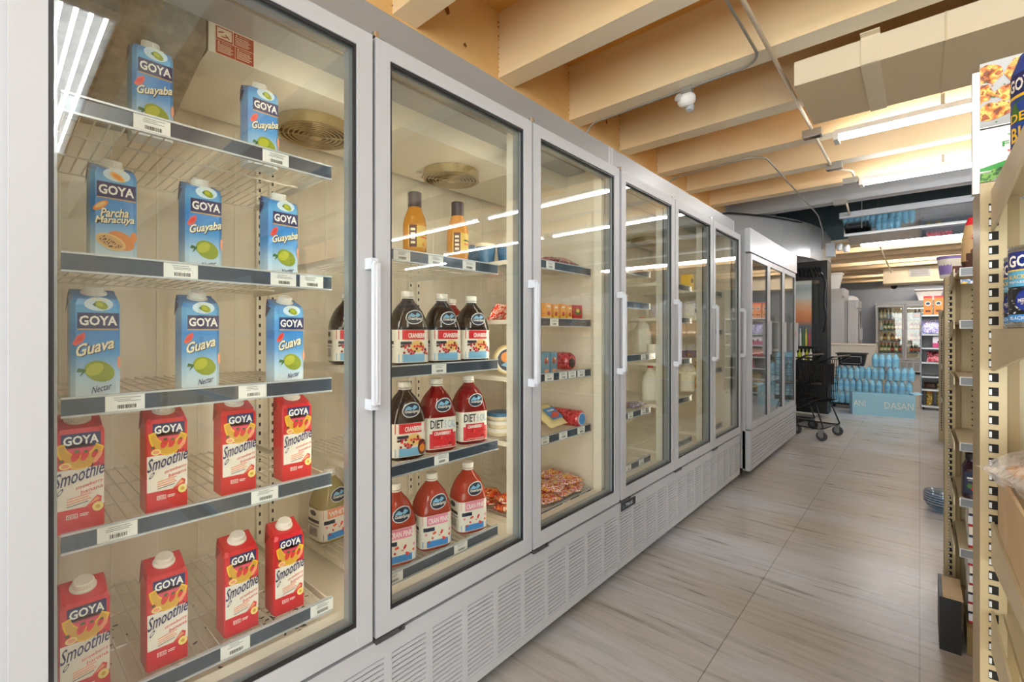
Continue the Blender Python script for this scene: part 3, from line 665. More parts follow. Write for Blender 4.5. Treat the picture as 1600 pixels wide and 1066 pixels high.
def carton(kind):
    W_, D_, H_, hf = .075, .062, .222, .200
    root = thing('juice_carton', '', 'juice carton')
    side = 'nectar_blue' if kind != 'smoothie' else 'smoothie_red'
    b = MB(); c = .007
    base = [(-D_/2, -W_/2), (D_/2-c, -W_/2), (D_/2, -W_/2+c), (D_/2, W_/2-c), (D_/2-c, W_/2), (-D_/2, W_/2)]
    ht = lambda x: hf+(H_-hf)*(D_/2-x)/D_
    n = len(base); vs = [(x, y, 0) for x, y in base]+[(x, y, ht(x)-.012) for x, y in base]+[(x*.93, y*.9, ht(x)) for x, y in base]
    b.add(vs, [(k, (k+1) % n, n+(k+1) % n, n+k) for k in range(n)]+[(n+k, n+(k+1) % n, 2*n+(k+1) % n, 2*n+k) for k in range(n)], side)
    b.add(vs, [tuple(reversed(range(n))), tuple(range(2*n, 3*n))], side)
    # folded flaps at the back corners
    for sy in (-1, 1): b.add([(-D_/2, sy*W_/2, ht(-D_/2)-.012), (-D_/2+.03, sy*W_/2*1.0, ht(0)-.014), (-D_/2+.004, sy*(W_/2+.003), ht(-D_/2)-.05), (-D_/2, sy*W_/2*.93, ht(-D_/2)+.002)], [(0, 1, 2), (0, 3, 1)], 'navy' if kind != 'smoothie' else 'deepred')
    f = lambda a, bb, l: (D_/2+.0004+.00035*l, (a-.5)*W_*.985, bb*H_)
    if kind == 'smoothie':
        b.drect(f, .01, .99, .0, .2, 'smoothie_red', 0).drect(f, .01, .99, .2, .55, 'smoothie_white', 0).drect(f, .01, .99, .55, .86, 'smoothie_red', 0)
        b.dell(f, .5, .66, .38, .12, 'smoothie_pink', 1); b.drect(f, .14, .92, .74, .86, 'navy', 1, slant=0); b.drect(f, .14, .92, .73, .738, 'gold', 1)
        b.dtext(f, 'GOYA', .18, .76, .70, .08, 'white', 2, .03)
        arc = lambda r0, r1, m_, l, y=.78: b.dpoly(f, [(.52+r1*math.cos(t)*1.05, y+r1*.52*math.sin(t)) for t in [PI*1.02+PI*.9*k/12 for k in range(13)]]+[(.52+r0*math.cos(t)*1.05, y+.01+r0*.42*math.sin(t)) for t in [PI*1.92-PI*.9*k/12 for k in range(13)]], m_, l)
        arc(.30, .46, 'banana', 2); arc(.30, .41, 'gold', 3, .765)
        for (a, bb, r) in ((.42, .665, .10), (.60, .66, .09), (.12, .60, .09), (.80, .665, .07)): b.dell(f, a, bb, r, r*.45, 'straw', 4, 12, .3); b.dell(f, a+.02, bb+r*.36, r*.5, r*.14, 'leaf', 5, 8)
        b.dell(f, .22, .585, .12, .03, 'banana2', 5, 14); b.dell(f, .22, .585, .08, .018, 'slice2', 6, 12); b.dell(f, .86, .63, .1, .03, 'slice2', 5, 12, .4); b.dell(f, .9, .60, .08, .022, 'straw', 6, 12, .4)
        b.dtext(f, 'Smoothie', .01, .395, .99, .125, 'navy', 7, .008, .35, .085)
        b.dell(f, .12, .365, .07, .018, 'navy', 6, 12, .4); b.dell(f, .12, .366, .045, .010, 'smoothie_white', 7, 12, .4)
        b.dtext(f, 'strawberry', .42, .352, .55, .042, 'straw', 5, 0, .1, .08); b.dtext(f, 'banana', .52, .318, .44, .034, 'straw', 5, 0, .1, .08)
        for k in range(4): b.drect(f, .25, .72-.05*(k % 2), .285-.022*k, .294-.022*k, 'slice2' if k < 3 else 'grey_ink', 4, slant=.06)
        b.dpoly(f, [(.5, .19), (.62, .2), (.85, .29), (.94, .27), (.92, .22), (.78, .185)], 'straw', 3); b.dpoly(f, [(.66, .21), (.84, .275), (.9, .25)], 'slice2', 4)
        b.dell(f, .86, .185, .115, .042, 'banana2', 5, 16); b.dell(f, .86, .185, .05, .018, 'gold', 6, 12)
        b.drect(f, .24, .46, .115, .155, 'white', 1); b.drect(f, .255, .445, .120, .150, 'smoothie_red', 2); b.dtext(f, '1KG', .27, .125, .15, .022, 'white', 3, .02); b.drect(f, .5, .68, .14, .147, 'white', 1); b.drect(f, .5, .66, .125, .132, 'white', 1)
    else:
        b.drect(f, .12, .97, .635, .775, 'navy', 1); b.drect(f, .12, .97, .622, .632, 'gold', 1); b.dtext(f, 'GOYA', .155, .66, .78, .09, 'white', 2, .03)
        name, small = dict(guayaba=('Guayaba', 'Guayaba'), guava=('Guava', 'Guava'), passion=('Parcha', 'Parcha'))[kind]
        M('glow_pale', 'cfe6f5', .4); b.dell(f, .55, .855, .30, .062, 'glow_pale', 0); b.dtext(f, small, .38, .885, .36, .03, 'cream', 3, .01, .2)
        if kind == 'passion':
            b.dell(f, .56, .84, .17, .035, 'pulp', 2, 16, -.15); b.dell(f, .56, .84, .12, .022, 'orange', 3, 16, -.15)
            b.dell(f, .2, .55, .17, .035, 'orange', 1, 16, .25); b.dell(f, .2, .555, .12, .02, 'pulp', 2, 16, .25)
            for (tx, a0, b0, w2) in (('Parcha', .2, .44, .62), ('Maracuya', .09, .36, .86)):
                b.dtext(f, tx, a0+.012, b0-.005, w2, .088, 'ink2', 3, .045, .25, .04); b.dtext(f, tx, a0-.01, b0, w2, .084, 'cream', 4, .022, .25, .04)
            M('mango', 'dd8a3c', .45)
            b.dell(f, .64, .235, .31, .085, 'mango', 2, 22, -.1); b.dell(f, .42, .215, .33, .072, 'pulp', 4, 20, -.10); b.dell(f, .42, .215, .27, .056, 'cookie_tan', 5, 20, -.10); b.dell(f, .92, .28, .07, .05, 'orange', 3, 14)
            R = random.Random(2)
            for k in range(24):
                t_ = R.uniform(0, 2*PI); q_ = math.sqrt(R.random())*.85; b.dell(f, .42+.27*q_*math.cos(t_), .215+.056*q_*math.sin(t_)-.027*q_*math.cos(t_), .022, .006, 'seed', 6, 6, .3)
            b.dtext(f, 'Coctel', .36, .03, .4, .055, 'navy', 3, .01, .3)
        else:
            b.dell(f, .60, .845, .14, .036, 'guava', 2, 16, -.1); b.dell(f, .57, .852, .08, .02, 'guava2', 3, 12, -.1); b.dpoly(f, [(.42, .85), (.48, .83), (.48, .87)], 'leaf', 3)
            b.dpoly(f, [(.02, .50), (.12, .57), (.26, .60), (.28, .56), (.22, .51), (.08, .48)], 'slice', 1); b.dpoly(f, [(.06, .505), (.14, .555), (.24, .58), (.22, .53)], 'straw', 2)
            w2 = .86 if kind == 'guayaba' else .76
            b.dtext(f, name, .115, .368, w2+.02, .118, 'ink2', 3, .045, .25, .1); b.dtext(f, name, .095, .375, w2+.02, .112, 'cream', 4, .022, .25, .1)
            b.dell(f, .57, .245, .31, .095, 'guava', 2, 24, -.08); b.dell(f, .47, .265, .18, .055, 'guava2', 3, 18, .1)
            b.dpoly(f, [(.14, .28), (.28, .265), (.28, .245), (.16, .20), (.21, .245), (.10, .245)], 'leaf', 3)
            b.dell(f, .97, .32, .035, .06, 'slice2', 2, 12)
            b.dtext(f, 'Nectar', .40, .045, .42, .06, 'navy', 3, .006, .35, .08)
    b.build('carton_body', root)
    m = MB(); m.T = Matrix.Translation((-.006, 0, ht(-.006)-.001)) @ Matrix.Rotation(math.atan2(H_-hf, D_), 4, 'Y')
    m.lathe([(.021, 0), (.021, .004), (.0165, .005), (.0165, .016), (.015, .018), (0, .018)], 'cap', 22)
    for k in range(22): a = 2*PI*k/22; m.bar((.0166*math.cos(a), .0166*math.sin(a), .006), (.0166*math.cos(a), .0166*math.sin(a), .015), .0008, 'cap', 4)
    m.build('cap', root)
    return root
KC = {k: Kind(lambda k=k: carton(k)) for k in ('guayaba', 'guava', 'passion', 'smoothie')}
def put_carton(kind, ul, ur, z, xf, label, rz=0, grp=None):
    y = (along(ul, xf)+along(ur, xf))/2; KC[kind].put((xf-.031, y, z), rz, label, grp)
def zs(c): return c+.0085
row = 'blue nectar cartons behind the first door'
put_carton('guayaba', 209, 270, zs(1.632), -1.30, 'blue guayaba nectar carton at the left of the top shelf')
put_carton('guayaba', 388, 437, zs(1.632), -1.30, 'blue guayaba nectar carton at the right of the top shelf')
put_carton('passion', 142, 214, zs(1.3325), -1.27, 'blue carton with cut passion fruit, reading Parcha Maracuya')
put_carton('guayaba', 290, 348, zs(1.3325), -1.27, 'blue guayaba nectar carton in the middle of the second shelf')
put_carton('guayaba', 418, 469, zs(1.3325), -1.25, 'blue guayaba nectar carton at the right of the second shelf, cap showing')
put_carton('guava', 112, 187, zs(1.058), -1.24, 'blue guava nectar carton at the left of the third shelf')
put_carton('guava', 284, 345, zs(1.058), -1.25, 'blue guava nectar carton in the middle of the third shelf')
put_carton('guava', 430, 476, zs(1.058), -1.25, 'blue guava nectar carton at the right of the third shelf')
for (a, b, nm) in ((86, 161, 'leftmost'), (229, 293, 'second from the left'), (346, 401, 'third from the left'), (439, 490, 'rightmost')):
    put_carton('smoothie', a, b, zs(.802), -1.235, 'red strawberry banana smoothie carton on the fourth shelf, '+nm)
for (a, b, nm) in ((93, 172, 'leftmost'), (227, 296, 'second from the left'), (348, 407, 'third from the left'), (426, 478, 'rightmost')):
    put_carton('smoothie', a, b, zs(.462), -1.235, 'red strawberry banana smoothie carton on the bottom shelf, '+nm)

# ---------------------------------------------------------------- big juice bottles
def sup(rx, ry, e, y):
    return rx*max(0, 1-min(1, abs(y)/ry)**e)**(1/e)
def oval_logo(b, f, ca, cb, s):
    b.dell(f, ca, cb, .20*s, .085*s, 'silver', 3, 26, .08); b.dell(f, ca, cb, .185*s, .073*s, 'oval_navy', 4, 26, .08)
    b.dpoly(f, [(ca-.15*s, cb+.01*s), (ca-.05*s, cb+.055*s), (ca+.02*s, cb+.02*s), (ca+.08*s, cb+.055*s), (ca+.14*s, cb+.03*s), (ca+.04*s, cb-.005*s)], 'lblue', 5)
    b.dtext(f, 'Ocean Spray', ca-.15*s, cb-.035*s, .30*s, .04*s, 'white', 6, .01, .1, .06)
def big_bottle(kind):
    col, tr = dict(dark=('24110f', .2), cran=('2a1412', .2), diet=('a3161c', .45), pinkj=('d2543f', .5), white_=('c2b37a', .5))[kind]
    liquid('juice_'+kind, col, tr)
    root = thing('juice_bottle', '', 'juice bottle')
    rx, ry = .054, .060
    b = MB(); mt = 'juice_'+kind
    SEC = [(0, .046, .052, 3.5), (.008, rx, ry, 4), (.03, rx, ry, 4.5), (.122, rx, ry, 4.5), (.130, rx+.002, ry+.002, 3.4), (.150, rx, ry, 2.8), (.168, .050, .054, 2.5), (.185, .044, .047, 2.2), (.200, .035, .037, 2.1), (.214, .025, .025, 2), (.222, .019, .019, 2), (.232, .0185, .0185, 2)]
    b.loft(SEC, mt, 36)
    b.build('bottle_body', root)
    # swirl ribs moulded in the shoulder
    r = MB()
    for k in range(10):
        a0 = 2*PI*k/10; pts = []
        for j in range(6):
            z = .150+.060*j/5; q = (.150, .175, .198, .214); rr = (.0515-(z-.150)*.46)
            pts.append((rr*math.cos(a0+j*.13), rr*math.sin(a0+j*.13)*1.05, z))
        r.tube(pts, .0022, mt, 5)
    r.build('shoulder_ribs', root)
    c = MB().lathe([(.0205, .232), (.0215, .234), (.0215, .249), (.020, .251), (0, .251)], 'cap', 24).lathe([(.022, .226), (.022, .230)], 'cap', 20); c.build('cap', root)
    l = MB(); ex, ey = rx+.0012, ry+.0012
    z0, z1 = .013, .121
    l.loft([(z0, ex, ey, 4.5), (z1, ex, ey, 4.5)], 'offwhite', 36, cap=False)
    H = z1-z0
    f = lambda a, bb, ly: (sup(ex, ey, 4.5, (a-.5)*2*ey*.92)+.0006+.0003*ly, (a-.5)*2*ey*.92, z0+bb*H)
    fs_ = lambda a, bb, ly: ((a-.5)*2*ex*.85, -(sup(ey, ex, 4.5, (a-.5)*2*ex*.85)+.0006+.0003*ly), z0+bb*H)
    R = random.Random(5)
    if kind in ('dark', 'cran'):
        l.drect(f, .06, .97, .70, .99, 'red', 0, 6); l.drect(f, .06, .97, .02, .26, 'lblue', 0, 6); l.dtext(f, 'CRANBERRY', .34, .75, .58, .15, 'white', 1, .03); l.drect(f, .12, .45, .55, .64, 'oval_navy', 1, 3)
        l.dell(f, .62, .5, .22, .18, 'pulp', 1, 16)
        for k in range(26): l.dell(f, R.uniform(.12, .92), R.uniform(.22, .5)+.1*R.random(), .038, .042, R.choice(('straw', 'deepred', 'rosewood', 'straw')), 2+k % 3, 9)
        if kind == 'cran': l.dell(f, .86, .25, .14, .24, 'rosewood', 6, 16); l.dell(f, .86, .22, .09, .12, 'orange', 7, 12)
    elif kind == 'diet':
        l.dtext(f, 'DIET', .10, .66, .42, .27, 'oval_navy', 1, .02); l.dtext(f, '5 CAL', .56, .66, .36, .24, 'lblue', 1, .0)
        l.drect(f, .08, .96, .03, .50, 'red', 0, 10); l.drect(f, .16, .84, .50, .59, 'red', 0, 8); l.dtext(f, 'CRANBERRY', .22, .44, .55, .11, 'white', 2, .03)
        for k in range(14): l.dell(f, R.uniform(.2, .9), R.uniform(.14, .38), .045, .05, R.choice(('straw', 'slice', 'deepred')), 3+k % 3, 9)
        l.dtext(f, 'LOW CALORIE', .2, .06, .6, .05, 'white', 7)
    else:
        pk = 'pink' if kind == 'pinkj' else 'slice2'
        l.drect(f, .04, .97, .70, .99, pk, 0, 6); l.dtext(f, 'CRAN PINK' if kind == 'pinkj' else 'WHITE', .2, .75, .65, .17, 'white', 1, .02); l.drect(f, .04, .97, .02, .22, 'skyblue', 0, 6); l.drect(f, .06, .4, .52, .64, 'oval_navy', 1, 3)
        for k in range(22): l.dell(f, R.uniform(.12, .92), R.uniform(.2, .5), .036, .042, R.choice(('straw', 'offwhite', 'pink', 'slice')), 2+k % 3, 9)
    l.dell(fs_, .5, .86, .22, .09, 'oval_navy', 1, 16); l.drect(fs_, .12, .88, .56, .66, 'ink', 1, 3); l.drect(fs_, .12, .88, .46, .50, 'grey_ink', 1, 3)
    a = .25
    while a < .75: l.drect(fs_, a, a+.03, .12, .4, 'grey_ink', 1); a += .055
    l.build('label', root)
    e = MB()
    def fo(a, bb, ly):
        z = bb; y = (a-.5)*.1
        for q in range(len(SEC)-1):
            if SEC[q][0] <= z <= SEC[q+1][0]: break
        t_ = (z-SEC[q][0])/(SEC[q+1][0]-SEC[q][0]); X_, Y_, E_ = [SEC[q][c_]*(1-t_)+SEC[q+1][c_]*t_ for c_ in (1, 2, 3)]
        return (sup(X_, Y_, E_, y)+.002+.0004*ly, y, z)
    cz = .163; ca = .56
    def ring(ra, rb, mt_, ly):     # fine fan of strips so the oval hugs the shoulder
        n_ = 14
        for k in range(n_):
            y0_, y1_ = -1+2*k/n_, -1+2*(k+1)/n_; h0, h1 = rb*math.sqrt(max(0, 1-y0_*y0_)), rb*math.sqrt(max(0, 1-y1_*y1_))
            for q in range(6):
                lo, hi = -1+2*q/6, -1+2*(q+1)/6
                e.dpoly(fo, [(ca+ra*y0_, cz+h0*lo+.004*y0_), (ca+ra*y1_, cz+h1*lo+.004*y1_), (ca+ra*y1_, cz+h1*hi+.004*y1_), (ca+ra*y0_, cz+h0*hi+.004*y0_)], mt_, ly)
    ring(.32, .0235, 'silver', 0); ring(.295, .0205, 'oval_navy', 1)
    e.dpoly(fo, [(ca-.24, cz+.002), (ca-.1, cz+.013), (ca+.03, cz+.005), (ca-.02, cz-.001)], 'lblue', 4); e.dpoly(fo, [(ca+.0, cz+.004), (ca+.1, cz+.015), (ca+.22, cz+.008), (ca+.1, cz+.0)], 'lblue', 4)
    e.dtext(fo, 'OceanSpray', ca-.24, cz-.012, .48, .0125, 'white', 5, .02, .1)
    # taller oval
    e.build('oval_emblem', root)
    return root
KB = {k: Kind(lambda k=k: big_bottle(k)) for k in ('dark', 'cran', 'diet', 'pinkj', 'white_')}
def put_bottle(kind, uc, z, xc, label, rz=0): KB[kind].put((xc, along(uc, xc), z), rz, label)
rb = -.28
put_bottle('dark', 637, zs(1.078), -1.30, 'dark cranberry juice bottle, leftmost of the front three on the upper middle shelf', rb)
put_bottle('dark', 690, zs(1.078), -1.30, 'dark cranberry juice bottle, middle of the front three on the upper middle shelf', rb)
put_bottle('dark', 736, zs(1.078), -1.30, 'dark cranberry juice bottle, rightmost of the front three on the upper middle shelf', rb)
put_bottle('diet', 705, zs(1.078), -1.47, 'red juice bottle standing behind the row of dark bottles', 0)
put_bottle('dark', 543, zs(1.078), -1.54, 'dark juice bottle mostly hidden behind the frame between the first two doors', rb)
put_bottle('cran', 632, zs(.775), -1.29, 'dark cranberry bottle beside two red diet bottles on the middle shelf', rb)
put_bottle('diet', 682, zs(.775), -1.29, 'red diet cranberry bottle beside the dark bottle', rb)
put_bottle('diet', 732, zs(.775), -1.29, 'bright red diet cranberry bottle at the end of the middle shelf', rb)
put_bottle('pinkj', 617, zs(.450), -1.28, 'pink cranberry bottle cut by the door frame on the bottom shelf', rb)
put_bottle('pinkj', 674, zs(.450), -1.28, 'pink cranberry bottle in the middle of the bottom shelf', rb)
put_bottle('pinkj', 731, zs(.450), -1.28, 'orange-red cranberry bottle at the right of the bottom shelf', rb)
put_bottle('white_', 515, zs(.450), -1.60, 'pale yellow juice bottle low in the gap right of the smoothie cartons', .05)

def tall_bottle():
    root = thing('juice_bottle', '', 'juice bottle')
    liquid('juice_mango', 'e9a436', .35)
    MB().lathe([(0, 0), (.036, 0), (.040, .006), (.040, .02), (.038, .03), (.040, .04), (.040, .125), (.036, .15), (.026, .175), (.021, .19), (.020, .20), (0, .20)], 'juice_mango', 28).build('bottle_body', root)
    M('cap_plum', '42303a', .4); MB().lathe([(.022, .188), (.023, .19), (.023, .232), (.024, .236), (.022, .240), (0, .240)], 'cap_plum', 24).build('cap', root)
    l = MB(); r = .0408; M('juice_label', 'e8c45c', .4); M('label_maroon', '5e2026', .4)
    f = lambda a, b, ly: ((r+.0003*ly)*math.cos((a-.5)*2.6), (r+.0003*ly)*math.sin((a-.5)*2.6), .045+b*.075)
    l.drect(f, 0, 1, 0, 1, 'juice_label', 0, 14); l.drect(f, .04, .28, .0, 1, 'label_maroon', 1, 4); [l.drect(f, .09, .23, .15+.2*q, .26+.2*q, 'cream', 2, 2) for q in range(4)]; l.drect(f, .42, .8, .6, .68, 'leaf', 2, 5); l.drect(f, .42, .74, .44, .5, 'slice', 2, 5); l.dell(f, .62, .14, .16, .1, 'orange', 2)
    l.build('label', root)
    return root
KT = Kind(tall_bottle)
KT.put((-1.32, along(648, -1.32), zs(1.437)), .1, 'tall yellow juice bottle with a dark cap, nearer of two on the top shelf')
KT.put((-1.30, along(715, -1.30), zs(1.437)), .1, 'tall orange juice bottle with a dark cap, farther of two on the top shelf')

M('crumb', '3b3226', .8)
cr = MB(); R = random.Random(12)
for i in range(170):
    if i < 110: x, y = R.gauss(-1.33, .06), R.gauss(.56, .05)
    else: x, y = R.uniform(-1.7, -1.22), R.uniform(.1, .62)
    if not (-1.75 < x < -1.2 and .06 < y < .63): continue
    q = R.uniform(.0012, .0035); a = R.uniform(0, 3)
    cr.T = Matrix.Translation((x, y, .4102)) @ Matrix.Rotation(a, 4, 'Z'); cr.box(-q*1.8, q*1.8, -q*.7, q*.7, 0, q*.5, 'crumb')
o = cr.build('crumbs'); tag(o, 'scattered dark crumbs on the cooler floor under the bottom shelf of cartons', 'crumbs', None, 'stuff')

# ---------------------------------------------------------------- chilled packs behind the third door
def tub(label, x, y, z, r, h, body, lid, lab=None):
    t = thing('tub', label, 'tub', (x, y, z))
    MB().lathe([(r*.86, 0), (r, h-.01), (r, h)], body, 22).build('tub_body', t)
    MB().lathe([(r*1.05, h-.006), (r*1.06, h+.006), (r*1.0, h+.009), (0, h+.009)], lid, 22).build('lid', t)
    return t
M('tub_blue', '3f6f96', .35); M('tub_cream', 'e9dfc2', .35); M('tub_white', 'eeece6', .35); M('cheese', 'ecd9a0', .4)
tub('blue tub with a cream lid, nearer of two past the orange bottle', -1.42, 1.43, zs(1.49), .044, .075, 'tub_blue', 'tub_cream')
tub('blue tub with a cream lid, farther of two past the orange bottle', -1.36, 1.505, zs(1.49), .044, .075, 'tub_blue', 'tub_cream')
t = thing('picnic_box', 'blue box with a raised cream lid on the top shelf behind the blue tubs', 'box', (-1.57, 1.50, zs(1.49)))
MB().box(-.04, .04, -.05, .05, 0, .10, 'tub_blue').build('box_body', t, bevel=.006); m = MB(); m.T = Matrix.Translation((-.04, 0, .10)) @ Matrix.Rotation(-1.1, 4, 'Y'); m.box(0, .09, -.055, .055, 0, .015, 'tub_cream'); m.build('lid', t, bevel=.004)
blotch('bacon', ['c8202a', 'e04a36', 'f0d7c0', 'b81e28', 'e8b0a0'], 50, .25, .5, .3)
blotch('sausage', ['b03426', 'e0481f', 'f08a3c', 'c22a22', 'f6d3b0'], 26, .2, .6, .3)
blotch('hotdog', ['c2203c', 'f2c21c', 'd8607a', 'f6e8d8', 'b01830', 'f0a81c'], 34, .22, .6, .35)
blotch('meat_bag', ['9a3f4a', 'c86a72', '6e2c36', 'e0b0b0'], 60, .25, .5, .4)
def pack(name, label, cat, x, y, z, w_, d_, h_, mat, rz=0, rx=0, ry=0, seed=1, group=None):
    m = MB(); m.T = Matrix.Rotation(ry, 4, 'Y') @ Matrix.Rotation(rx, 4, 'X'); m.pillow(w_, d_, h_, mat, seed=seed)
    zmin = min(v[2] for v in m.v); m.v = [(a, b, c-zmin) for a, b, c in m.v]
    o = m.build(name, loc=(x, y, z), rot=(0, 0, rz)); return tag(o, label, cat, group)
pack('bacon_pack', 'red glossy meat pack propped up on the third bay second shelf, nearer one', 'meat pack', -1.33, 1.43, zs(1.243), .08, .10, .03, 'bacon', .2, ry=-1.0, seed=2)
pack('bacon_pack', 'red meat pack leaning behind another on the second shelf of the third bay', 'meat pack', -1.36, 1.50, zs(1.243), .08, .10, .03, 'bacon', -.1, ry=-1.0, seed=3)
pack('meat_bag', 'dark red bag lying on the top shelf behind the third door', 'meat pack', -1.32, 1.80, zs(1.49), .16, .22, .06, 'meat_bag', .1, seed=4)
M('or_box', 'e8a03c', .4); M('rd_box', 'bd2b22', .4); M('bl_box', '6f9ab4', .4); M('pk_black', '2a2226', .35); M('pk_red', 'b3202c', .3); M('yel', 'f0c63c', .4)
def printed_box(name, label, cat, x, y, z, dx, dy, dz, col, accents, rz=0, group=None, word=None, ty=0):
    """carton facing +x unless ty=1 (facing -y)"""
    m = MB().box(-dx/2, dx/2, -dy/2, dy/2, 0, dz, col)
    f = (lambda a, b, l: (dx/2+.0004*(l+1), (a-.5)*dy, b*dz)) if not ty else (lambda a, b, l: ((a-.5)*dx, -dy/2-.0004*(l+1), b*dz))
    for k, (kind_, a, b, c, d, mt) in enumerate(accents):
        (m.drect(f, a, b, c, d, mt, k) if kind_ == 'r' else m.dell(f, a, b, c, d, mt, k, 14))
    if word: m.dtext(f, word[0], word[1], word[2], word[3], word[4], word[5], len(accents)+1, .02)
    o = m.build(name, loc=(x, y, z), rot=(0, 0, rz)); return tag(o, label, cat, group)
for i, (u, lb) in enumerate(((851, 'first'), (862, 'second'), (873, 'third'), (883, 'last'))):
    printed_box('sausage_box', 'orange narrow box on the second shelf behind the third door, %s of four' % lb, 'food box', -1.275, along(u, -1.25), zs(1.243), .10, .036, .078-.004*(i % 2), 'or_box', [('r', 0, 1, 0, .3, 'yel'), ('e', .5, .4, .25, .14, 'rd_box'), ('r', .2, .8, .75, .85, 'cream')], .04*(i-1.5))
printed_box('sausage_box', 'red box with a yellow emblem beside four orange boxes', 'food box', -1.285, along(900, -1.25), zs(1.243), .09, .075, .078, 'rd_box', [('e', .5, .6, .34, .2, 'leaf'), ('e', .5, .66, .2, .12, 'yel'), ('r', .1, .9, .1, .3, 'straw')])
for i, (u, lb) in enumerate(((852, 'nearer'), (864, 'farther'))):
    printed_box('cheese_box', 'pale blue patterned box on the third shelf behind the third door, %s of two' % lb, 'food box', -1.285, along(u, -1.25), zs(1.005), .08, .05, .095, 'bl_box', [('e', .5, .6, .3, .16, 'slice'), ('r', .15, .85, .08, .2, 'slice2'), ('e', .4, .55, .12, .1, 'leaf'), ('e', .62, .7, .1, .06, 'cream')], .05)
t = thing('ham_pack', 'round red ham pack with a black centre beside the pale blue boxes', 'meat pack', (-1.30, along(889, -1.27), zs(1.005)))
blotch('ham', ['8e1420', 'c62a34', 'd8565c', 'b01c28'], 40, .2, .6, .2)
MB().lathe([(0, -.045), (.036, -.045), (.043, -.035), (.045, 0), (.043, .035), (.036, .045), (0, .045)], 'ham', 24, c=(0, 0, .045), axis='x').build('ham_body', t)
m = MB(); m.lathe([(.022, 0), (.022, .003), (0, .003)], 'pk_black', 20, c=(.045, 0, .038), axis='x'); m.build('label', t)
# tortillas and rolls
def wheel(label, x, y, z, r, thick, rot, mat='cheese'):
    t = thing('cheese_round', label, 'cheese', (x, y, z), rot)
    MB().lathe([(0, -thick/2), (r*.9, -thick/2), (r, -thick*.35), (r, thick*.35), (r*.9, thick/2), (0, thick/2)], mat, 28, c=(0, 0, r), axis='x').build('wheel_body', t)
    m = MB(); f = lambda a, b, l: (thick/2+.0006+.0004*l, (a-.5)*2*r*.85, r+(b-.5)*2*r*.85)
    m.dell(f, .5, .5, .48, .48, 'offwhite', 0); m.dell(f, .5, .5, .43, .43, 'oval_navy', 1); m.dell(f, .45, .6, .25, .22, 'orange', 2); m.dpoly(f, [(.2, .3), (.75, .12), (.88, .4), (.6, .55)], 'lblue', 3); m.dpoly(f, [(.35, .5), (.7, .45), (.6, .75)], 'slice2', 4)
    m.build('round_label', t); return t
wheel('cream cheese wheel with a round picture label, seen past the dark bottles', -1.35, 1.50, zs(1.005), .066, .06, -.75)
wheel('cream cheese wheel standing behind the labelled one', -1.45, 1.60, zs(1.005), .06, .05, -.75)
for i in range(3):
    t = tub('flat cream tub in a stack past the diet bottles, %s' % ('lowest', 'middle', 'topmost')[i], -1.40, 1.50, zs(.737)+.034*i, .055, .024, 'tub_cream', 'tub_white' if i < 2 else 'tub_blue')
t = thing('cheese_pack', 'cream flat cheese pack with a blue label on the fourth shelf behind the third door', 'cheese', (-1.29, along(862, -1.28)-.03, zs(.737)+.052), .15)
m = MB(); m.T = Matrix.Rotation(.62, 4, 'Y'); m.pillow(.14, .17, .045, 'cheese', seed=9, rnd=.05); m.build('pack_body', t)
m = MB(); m.T = Matrix.Rotation(.62, 4, 'Y'); f = lambda a, b, l: (.045-b*.07, -.05+a*.10, .0475+.0005*l)
m.drect(f, 0, 1, 0, 1, 'skyblue', 0); m.dpoly(f, [(0, .2), (.6, .1), (1, .5), (.5, .6)], 'slice', 1); m.drect(f, .2, .8, .68, .8, 'white', 2); m.build('label', t)
t = thing('salami_roll', 'dark red meat roll with a blue end label beside the flat cheese pack', 'meat roll', (-1.45, 1.70, zs(.737)))
MB().lathe([(0, -.13), (.032, -.13), (.040, -.115), (.041, 0), (.040, .115), (.032, .13), (0, .13)], 'ham', 24, c=(.05, .06, .042), axis='y').build('roll_body', t)
t['label'] = 'dark red meat roll behind the flat cheese pack on the fourth shelf'
t = thing('salami_roll', 'dark red meat roll pointing out of the shelf, round blue label on its end', 'meat roll', (-1.30, 1.855, zs(.737)))
MB().lathe([(0, -.08), (.034, -.08), (.040, -.07), (.041, 0), (.040, .09), (.034, .10), (0, .10)], 'ham', 24, c=(0, 0, .042), axis='x').build('roll_body', t)
m = MB(); m.lathe([(.030, 0), (.030, .002), (0, .002)], 'silver', 20, c=(.1, 0, .042), axis='x'); m.lathe([(.026, 0), (.026, .0012), (0, .0012)], 'skyblue', 20, c=(.102, 0, .042), axis='x'); m.build('label', t)
k = 0
spots = [(-1.27, 850, 0), (-1.27, 874, 0), (-1.27, 897, 0), (-1.40, 862, 0), (-1.40, 888, 0), (-1.28, 860, .035), (-1.28, 885, .035), (-1.38, 876, .035)]
nm = ['front left corner', 'front middle', 'front right end', 'back left', 'back right', 'upper front left', 'upper front right', 'top at the back']
for i, (x, u, dz) in enumerate(spots):
    y = min(along(u, x), 1.855); y = max(y, 1.44)
    pack('hot_dog_pack', 'yellow and pink hot dog pack, %s of the pile' % nm[i], 'hot dogs', x, y, zs(.42)+dz, .13, .13, .045, 'hotdog', .3*(i % 3)-.2, seed=20+i)
for i in range(5):
    pack('sausage_pack', 'orange red sausage pack past the pink bottles, %s' % ('nearest the glass', 'second back', 'farthest back', 'upper near one', 'upper far one')[i], 'sausages', -1.33-.11*(i % 3), 1.47+.01*(i % 2), zs(.42)+(.032 if i > 2 else 0), .10, .11, .04, 'sausage', .3-.2*i, seed=40+i)

